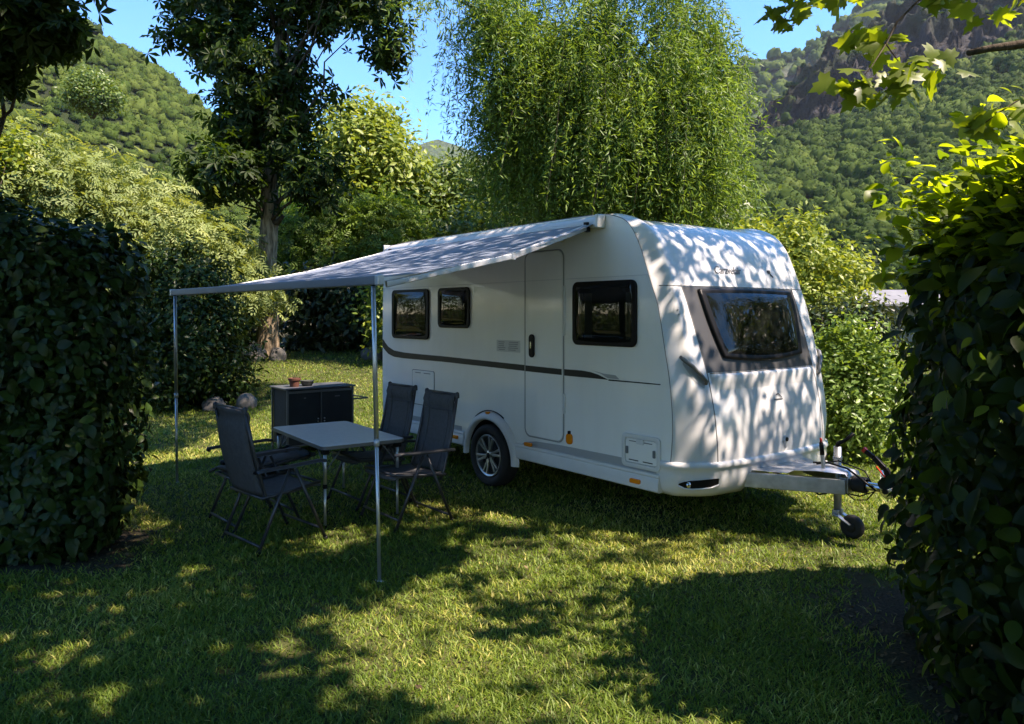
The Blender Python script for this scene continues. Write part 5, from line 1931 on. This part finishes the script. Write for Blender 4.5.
def make_chair(label):
    t = empty('camping_chair', (0, 0, 0), 0, label, 'chair', GROUP_CHAIRS)
    F = 'chair_frame'
    # seat: slightly dished sling with rolled front edge
    rows = []
    for i in range(11):
        f = i / 10
        x = -.20 + .46 * f
        z = .425 + .035 * f - .018 * math.sin(math.pi * f) - (.03 * max(0, f - .85) / .15)
        rows.append([(x, y, z - .012 * (1 - (y / .235) ** 2)) for y in np.linspace(-.235, .235, 9)])
    s = grid_mesh(rows).build('seat', M['chair_seat'], t, smooth=True)
    md = s.modifiers.new('solid', 'SOLIDIFY'); md.thickness = .022
    # back: padded sling, reclined, with head roll
    b0, b1 = Vector((-.215, 0, .42)), Vector((-.365, 0, 1.06))
    dv = (b1 - b0).normalized()
    nv = Vector((dv.z, 0, -dv.x))
    rows = []
    for i in range(19):
        f = i / 18
        p = b0.lerp(b1, f)
        bow = -.026 * math.sin(math.pi * min(1, f * 1.1)) + .022 * math.exp(-((f - .9) / .07) ** 2)
        rows.append([tuple(p + nv * (bow - .02 * (1 - (y / .235) ** 2)) + Vector((0, y * (1 - .04 * f), 0))) for y in np.linspace(-.235, .235, 9)])
    bk = grid_mesh(rows).build('backrest', M['chair_fabric'], t, smooth=True)
    md = bk.modifiers.new('solid', 'SOLIDIFY'); md.thickness = .026; md.offset = 0
    sm = MB()
    for y in (-.15, .15):
        sm.tube([tuple(b0.lerp(b1, f) + nv * (.003 - .026 * math.sin(math.pi * min(1, f * 1.1)) + .022 * math.exp(-((f - .9) / .07) ** 2)) + Vector((0, y, 0))) for f in np.linspace(.02, .98, 12)], .0035, 5)
    sm.tube([tuple(b0.lerp(b1, .78) + nv * .0 + Vector((0, y, 0))) for y in np.linspace(-.22, .22, 6)], .0035, 5)
    sm.build('piping', M['chair_arm'], bk, smooth=True)
    fr = MB()
    for y in (-.248, .248):
        fr.tube([b0 + Vector((.03, y, -.06)), b0 + Vector((0, y, 0)), b0.lerp(b1, .5) + Vector((0, y, 0)) - nv * .012, b1 + Vector((0, y * .96, 0))], .0125, 10)
    fr.tube([b1 + Vector((0, -.238, 0)), b1 + Vector((0, .238, 0))], .0115, 10)
    fr.build('back_frame', M[F], t, smooth=True)
    cp = MB()
    for y in (-.245, .245):
        cp.lathe([(.001, .022), (.016, .016), (.019, 0), (.019, -.03)], b1 + Vector((0, y * .97, 0)), 12)
    cp.build('frame_cap', M['chair_arm'], bk, smooth=True)
    sf = MB()
    for y in (-.25, .25):
        sf.tube([(-.24, y, .40), (-.1, y, .41), (.24, y, .452)], .0125, 10)
    sf.tube([(.245, -.25, .45), (.245, .25, .45)], .011, 8)
    sf.tube([(-.235, -.25, .40), (-.235, .25, .40)], .011, 8)
    sf.build('seat_frame', M[F], t, smooth=True)
    for y in (-.29, .29):
        MB().tube([(.01, y, .592), (.27, y, .012)], .0125, 10).build('leg', M[F], t, smooth=True)
        MB().tube([(-.03, y * .965, .592), (-.285, y * .965, .012)], .0125, 10).build('leg', M[F], t, smooth=True)
        ft = MB()
        ft.tube([(.262, y, .03), (.275, y, .0)], .018, 10).tube([(-.278, y * .965, .03), (-.29, y * .965, .0)], .018, 10)
        ft.build('rubber_foot', M['black'], t, smooth=True)
        ar = MB()
        pts = [(-.30, .605, .040), (-.22, .612, .05), (-.05, .613, .055), (.12, .620, .06), (.22, .624, .06), (.27, .616, .045)]
        rows = []
        for x, z, w_ in pts:
            rows.append([(x, y - w_ / 2, z - .008), (x, y - w_ / 2 + .008, z + .010), (x, y, z + .014), (x, y + w_ / 2 - .008, z + .010), (x, y + w_ / 2, z - .008), (x, y, z - .014), (x, y - w_ / 2, z - .008)])
        g = grid_mesh(rows)
        k = len(rows[0])
        g.f.append(tuple(range(k - 1))); g.f.append(tuple((len(rows) - 1) * k + i for i in range(k - 1)))
        g.build('armrest', M['chair_arm'], t, smooth=True)
        MB().tube([(-.285, y * .9, .593), (-.31, y * .87, .605)], .013, 8).build('hinge', M['black'], t)
    st = MB()
    st.tube([(.235, -.29, .10), (.235, .29, .10)], .0105, 8)
    st.build('front_stretcher', M[F], t, smooth=True)
    MB().tube([(-.268, -.28, .06), (-.268, .28, .06)], .0105, 8).build('rear_stretcher', M[F], t, smooth=True)
    return t


def copy_tree(o, parent=None):
    c = o.copy()
    COL.objects.link(c)
    if parent is not None:
        c.parent = parent
    for ch in [x for x in bpy.data.objects if x.parent == o]:
        copy_tree(ch, c)
    return c


chair = make_chair('dark folding chair with its reclined back turned to us, left of the table')
spots = [((-1.84, 5.90), 46, None),
         ((-2.17, 6.42), 41, 'dark folding chair with its back folded down, behind the chair nearest the hedge'),
         ((-1.34, 7.10), 219, 'dark upright folding chair partly behind the near awning pole, farther from the caravan wheel'),
         ((-.90, 6.43), 219, 'dark upright folding chair standing just right of the near awning pole, by the caravan wheel')]
for k, ((x, y), a, lb) in enumerate(spots):
    o = chair if k == 0 else copy_tree(chair)
    if lb:
        o['label'] = lb
    o.location = (x, y, gz(x, y))
    o.rotation_euler = (0, 0, R(a))


for ch in bpy.data.objects:
    if ch.parent and 'folded down' in ch.parent.get('label', '') and ch.name.split('.')[0] in ('backrest', 'back_frame'):
        piv = Vector((-.215, 0, .44))
        ch.matrix_local = Matrix.Translation(piv) @ Matrix.Rotation(R(94), 4, 'Y') @ Matrix.Translation(-piv)


def table():
    cx, cy = -1.60, 6.885
    t = empty('folding_table', (cx, cy, gz(cx, cy)), math.atan2(-.82, .57), 'light grey folding camping table with aluminium legs, set under the awning', 'table')
    L, Wd, Hh = .655, .37, .68
    MB().prism([(x, z) for x, z in rrect(-L, L, -Wd, Wd, .05)], Hh - .022, Hh).build('tabletop', M['table_top'], t, bevel=.004)
    tt = t.children[0]
    # prism extrudes along y; swap to lie flat
    for v in tt.data.vertices:
        x, y, z = v.co
        v.co = (x, z, y)
    ed = MB().ring(rrect(-L - .008, L + .008, -Wd - .008, Wd + .008, .056), rrect(-L + .001, L - .001, -Wd + .001, Wd - .001, .05), Hh - .03, Hh - .003).build('edge_trim', M['cab_frame'], t)
    for v in ed.data.vertices:
        x, y, z = v.co
        v.co = (x, z, y)
    for o in (tt, ed):
        bm = bmesh.new(); bm.from_mesh(o.data); bmesh.ops.recalc_face_normals(bm, faces=bm.faces); bm.to_mesh(o.data); bm.free()
    for sx in (-1, 1):
        for sy in (-1, 1):
            x, y = sx * (L - .06), sy * (Wd - .045)
            MB().tube([(x, y, .01), (x, y, .34)], .0115, 10).tube([(x, y, .34), (x, y, Hh - .03)], .015, 10).build('leg', M['alu'], t, smooth=True)
            b = MB()
            b.box((x - .028, y - .028, Hh - .075), (x + .028, y + .028, Hh - .024))
            b.tube([(x, y, .325), (x, y, .36)], .019, 10).tube([(x, y, 0), (x, y, .025)], .017, 10)
            b.build('leg_joint', M['black'], t, bevel=.004)
            br = MB()
            br.tube([(x, y, .46), (x - sx * .17, y, Hh - .03)], .006, 6)
            br.tube([(x, y, .46), (x, y - sy * .15, Hh - .03)], .006, 6)
            br.build('brace', M['cab_frame'], t, smooth=True)
    MB().beam((-L + .1, -Wd + .05, Hh - .038), (L - .1, -Wd + .05, Hh - .038), .02, .025).beam((-L + .1, Wd - .05, Hh - .038), (L - .1, Wd - .05, Hh - .038), .02, .025).build('apron', M['cab_frame'], t)


table()


def cabinet():
    fx, fy = (-2.79 - 2.08) / 2, (9.42 + 9.96) / 2
    rz = math.atan2(.62, .78)
    t = empty('camping_cabinet', (fx, fy, gz(fx, fy)), rz, 'black two door cloth cabinet with grey top standing on the sunny lawn behind the table', 'cabinet')
    # local: x along the front (width), y into the cabinet, z up
    W2, D, Hh = .44, .50, .80
    MB().box((-W2 + .012, .012, .10), (W2 - .012, D - .012, Hh - .01)).build('cabinet_body', M['cab_fabric'], t)
    fr = MB()
    for x in (-W2, W2):
        for y in (0, D):
            fr.beam((x, y, .0), (x, y, Hh), .024, .024, (1, 0, 0))
    fr.beam((0, -.006, .1), (0, -.006, Hh - .02), .024, .012, (1, 0, 0))
    for y in (0, D):
        fr.beam((-W2 + .013, y, Hh - .03), (W2 - .013, y, Hh - .03), .02, .03)
        fr.beam((-W2 + .013, y, .10), (W2 - .013, y, .10), .02, .02)
    fr.build('frame', M['cab_frame'], t, bevel=.003)
    MB().box((-W2 - .035, -.03, Hh), (W2 + .035, D + .02, Hh + .022)).build('worktop', M['cab_top'], t, bevel=.005)
    for s in (-1, 1):
        x0, x1 = (-W2 + .018, -.018) if s < 0 else (.018, W2 - .018)
        rows = []
        for i in range(9):
            z = .115 + (Hh - .16) * i / 8
            rows.append([(x0 + (x1 - x0) * j / 8, -.004 - .006 * math.sin(math.pi * j / 8) * math.sin(math.pi * i / 8) - .0018 * math.sin(i * 2.3 + j), z) for j in range(9)])
        dr = grid_mesh(rows).build('door', M['cab_fabric'], t, smooth=True)
        hx = x1 - .025 if s < 0 else x0 + .025
        h = MB()
        h.lathe([(.001, -.022), (.008, -.02), (.009, -.006)], (hx, 0, .42), 10, 'y').lathe([(.001, -.022), (.007, -.02), (.008, -.006)], (hx, 0, .385), 10, 'y')
        h.build('handle', M['alu'], dr, smooth=True)
        MB().box(((x0 + x1) / 2 - (.012 if s < 0 else .035), -.014, Hh - .115), ((x0 + x1) / 2 + (.012 if s < 0 else .035), -.009, Hh - .103)).build('badge', M['cab_frame'], dr)
    MB().beam((W2 + .012, .04, Hh - .17), (W2 + .24, .04, Hh - .17), .02, .018).beam((W2 + .24, .04, Hh - .17), (W2 + .24, D - .05, Hh - .17), .016, .016).build('side_rail', M['cab_frame'], t)
    cs, sn = math.cos(rz), math.sin(rz)

    def w(x, y, z):
        return (fx + cs * x - sn * y, fy + sn * x + cs * y, gz(fx, fy) + z)
    p = empty('flower_pot', w(-.27, .20, Hh + .0225), 0, 'small terracotta pot with a dry sprig on the cabinet top', 'pot')
    MB().lathe([(.001, 0), (.055, 0), (.068, .08), (.078, .082), (.080, .11), (.072, .112), (.068, .095), (.001, .092)], (0, 0, 0), 24).build('pot_body', M['terracotta'], p, smooth=True, bevel=.002)
    MB().lathe([(.001, .096), (.066, .094)], (0, 0, 0), 20).build('soil', M['soil_dark'], p)
    sp = MB()
    for dx, dy, h in ((0, 0, .17), (.02, .01, .135), (-.025, .01, .14)):
        sp.tube([(dx * .4, dy * .4, .09), (dx, dy, h)], [.005, .0035], 6)
    sp.build('sprig', M['stem'], p)
    b = empty('bowl', w(-.10, .20, Hh + .0225), 0, 'dark shallow bowl with a stubby handle beside the terracotta pot', 'bowl')
    MB().lathe([(.001, 0), (.055, 0), (.075, .03), (.085, .062), (.090, .07), (.084, .07), (.07, .03), (.001, .012)], (0, 0, 0), 24).build('bowl_body', M['bowl'], b, smooth=True)
    MB().beam((-.08, 0, .06), (-.125, .0, .066), .03, .012).build('handle', M['bowl'], b, bevel=.003)


cabinet()


# unseen woodland edge, added to cut sky fill and give green bounce
def woodland():
    bl = []
    r = random.Random(21)
    for x, y, rr in ((-15, -3, 2.6), (-11, -8, 3.2), (-4, -13, 3.8), (4, -14, 3.6), (11, -12, 3.4), (11.5, 7.5, 2.6), (14, 10.5, 3.2), (17, 6, 3.4), (9.5, 8.6, 1.6)):
        for z in (1.6, 4.4, 7.0) if rr > 3 else (1.2, 3.0):
            bl.append((x + r.uniform(-.6, .6), y + r.uniform(-.6, .6), z, rr * r.uniform(.8, 1.1), rr * r.uniform(.8, 1.1), 2.0))
    for x, y in ((-17, 1), (-18, 5), (-19, 10), (-22, 15)):
        bl.append((x, y, 1.2, 3.2, 3.2, 2.2)); bl.append((x - 2, y + 1, 4.2, 3.0, 3.0, 1.8))
    P, N, idx, C = blob_points(bl, 40000, 1400, .5, .25)
    N = N * .7 + RNG.normal(size=P.shape) * .4
    N[:, 2] += .4
    k = P[:, 2] > .05
    o = scatter_leaves('woodland', P[k], N[k], RNG.uniform(.28, .5, k.sum()), 'oval', .4 + RNG.normal(size=k.sum()) * .2, M['midgreen'], None, .5)
    tag(o, 'leafy woodland edge added out of view to temper the sky fill', 'woodland', kind='stuff')


woodland()


# ------------------------------------------------------------------ air of the valley
def haze():
    m = bpy.data.materials.new('valley_air')
    m.use_nodes = True
    ntt = m.node_tree
    ntt.nodes.remove(ntt.nodes['Principled BSDF'])
    v = ntt.nodes.new('ShaderNodeVolumePrincipled')
    v.inputs['Color'].default_value = (.72, .84, 1, 1)
    v.inputs['Density'].default_value = .000045
    v.inputs['Anisotropy'].default_value = .1
    ntt.links.new(v.outputs[0], ntt.nodes['Material Output'].inputs['Volume'])
    o = MB().box((-2800, -1600, -60), (3400, 3100, 1150)).build('haze', m)
    tag(o, 'thin blue air of the valley between the lawn and the far mountains', 'haze', kind='stuff')


haze()
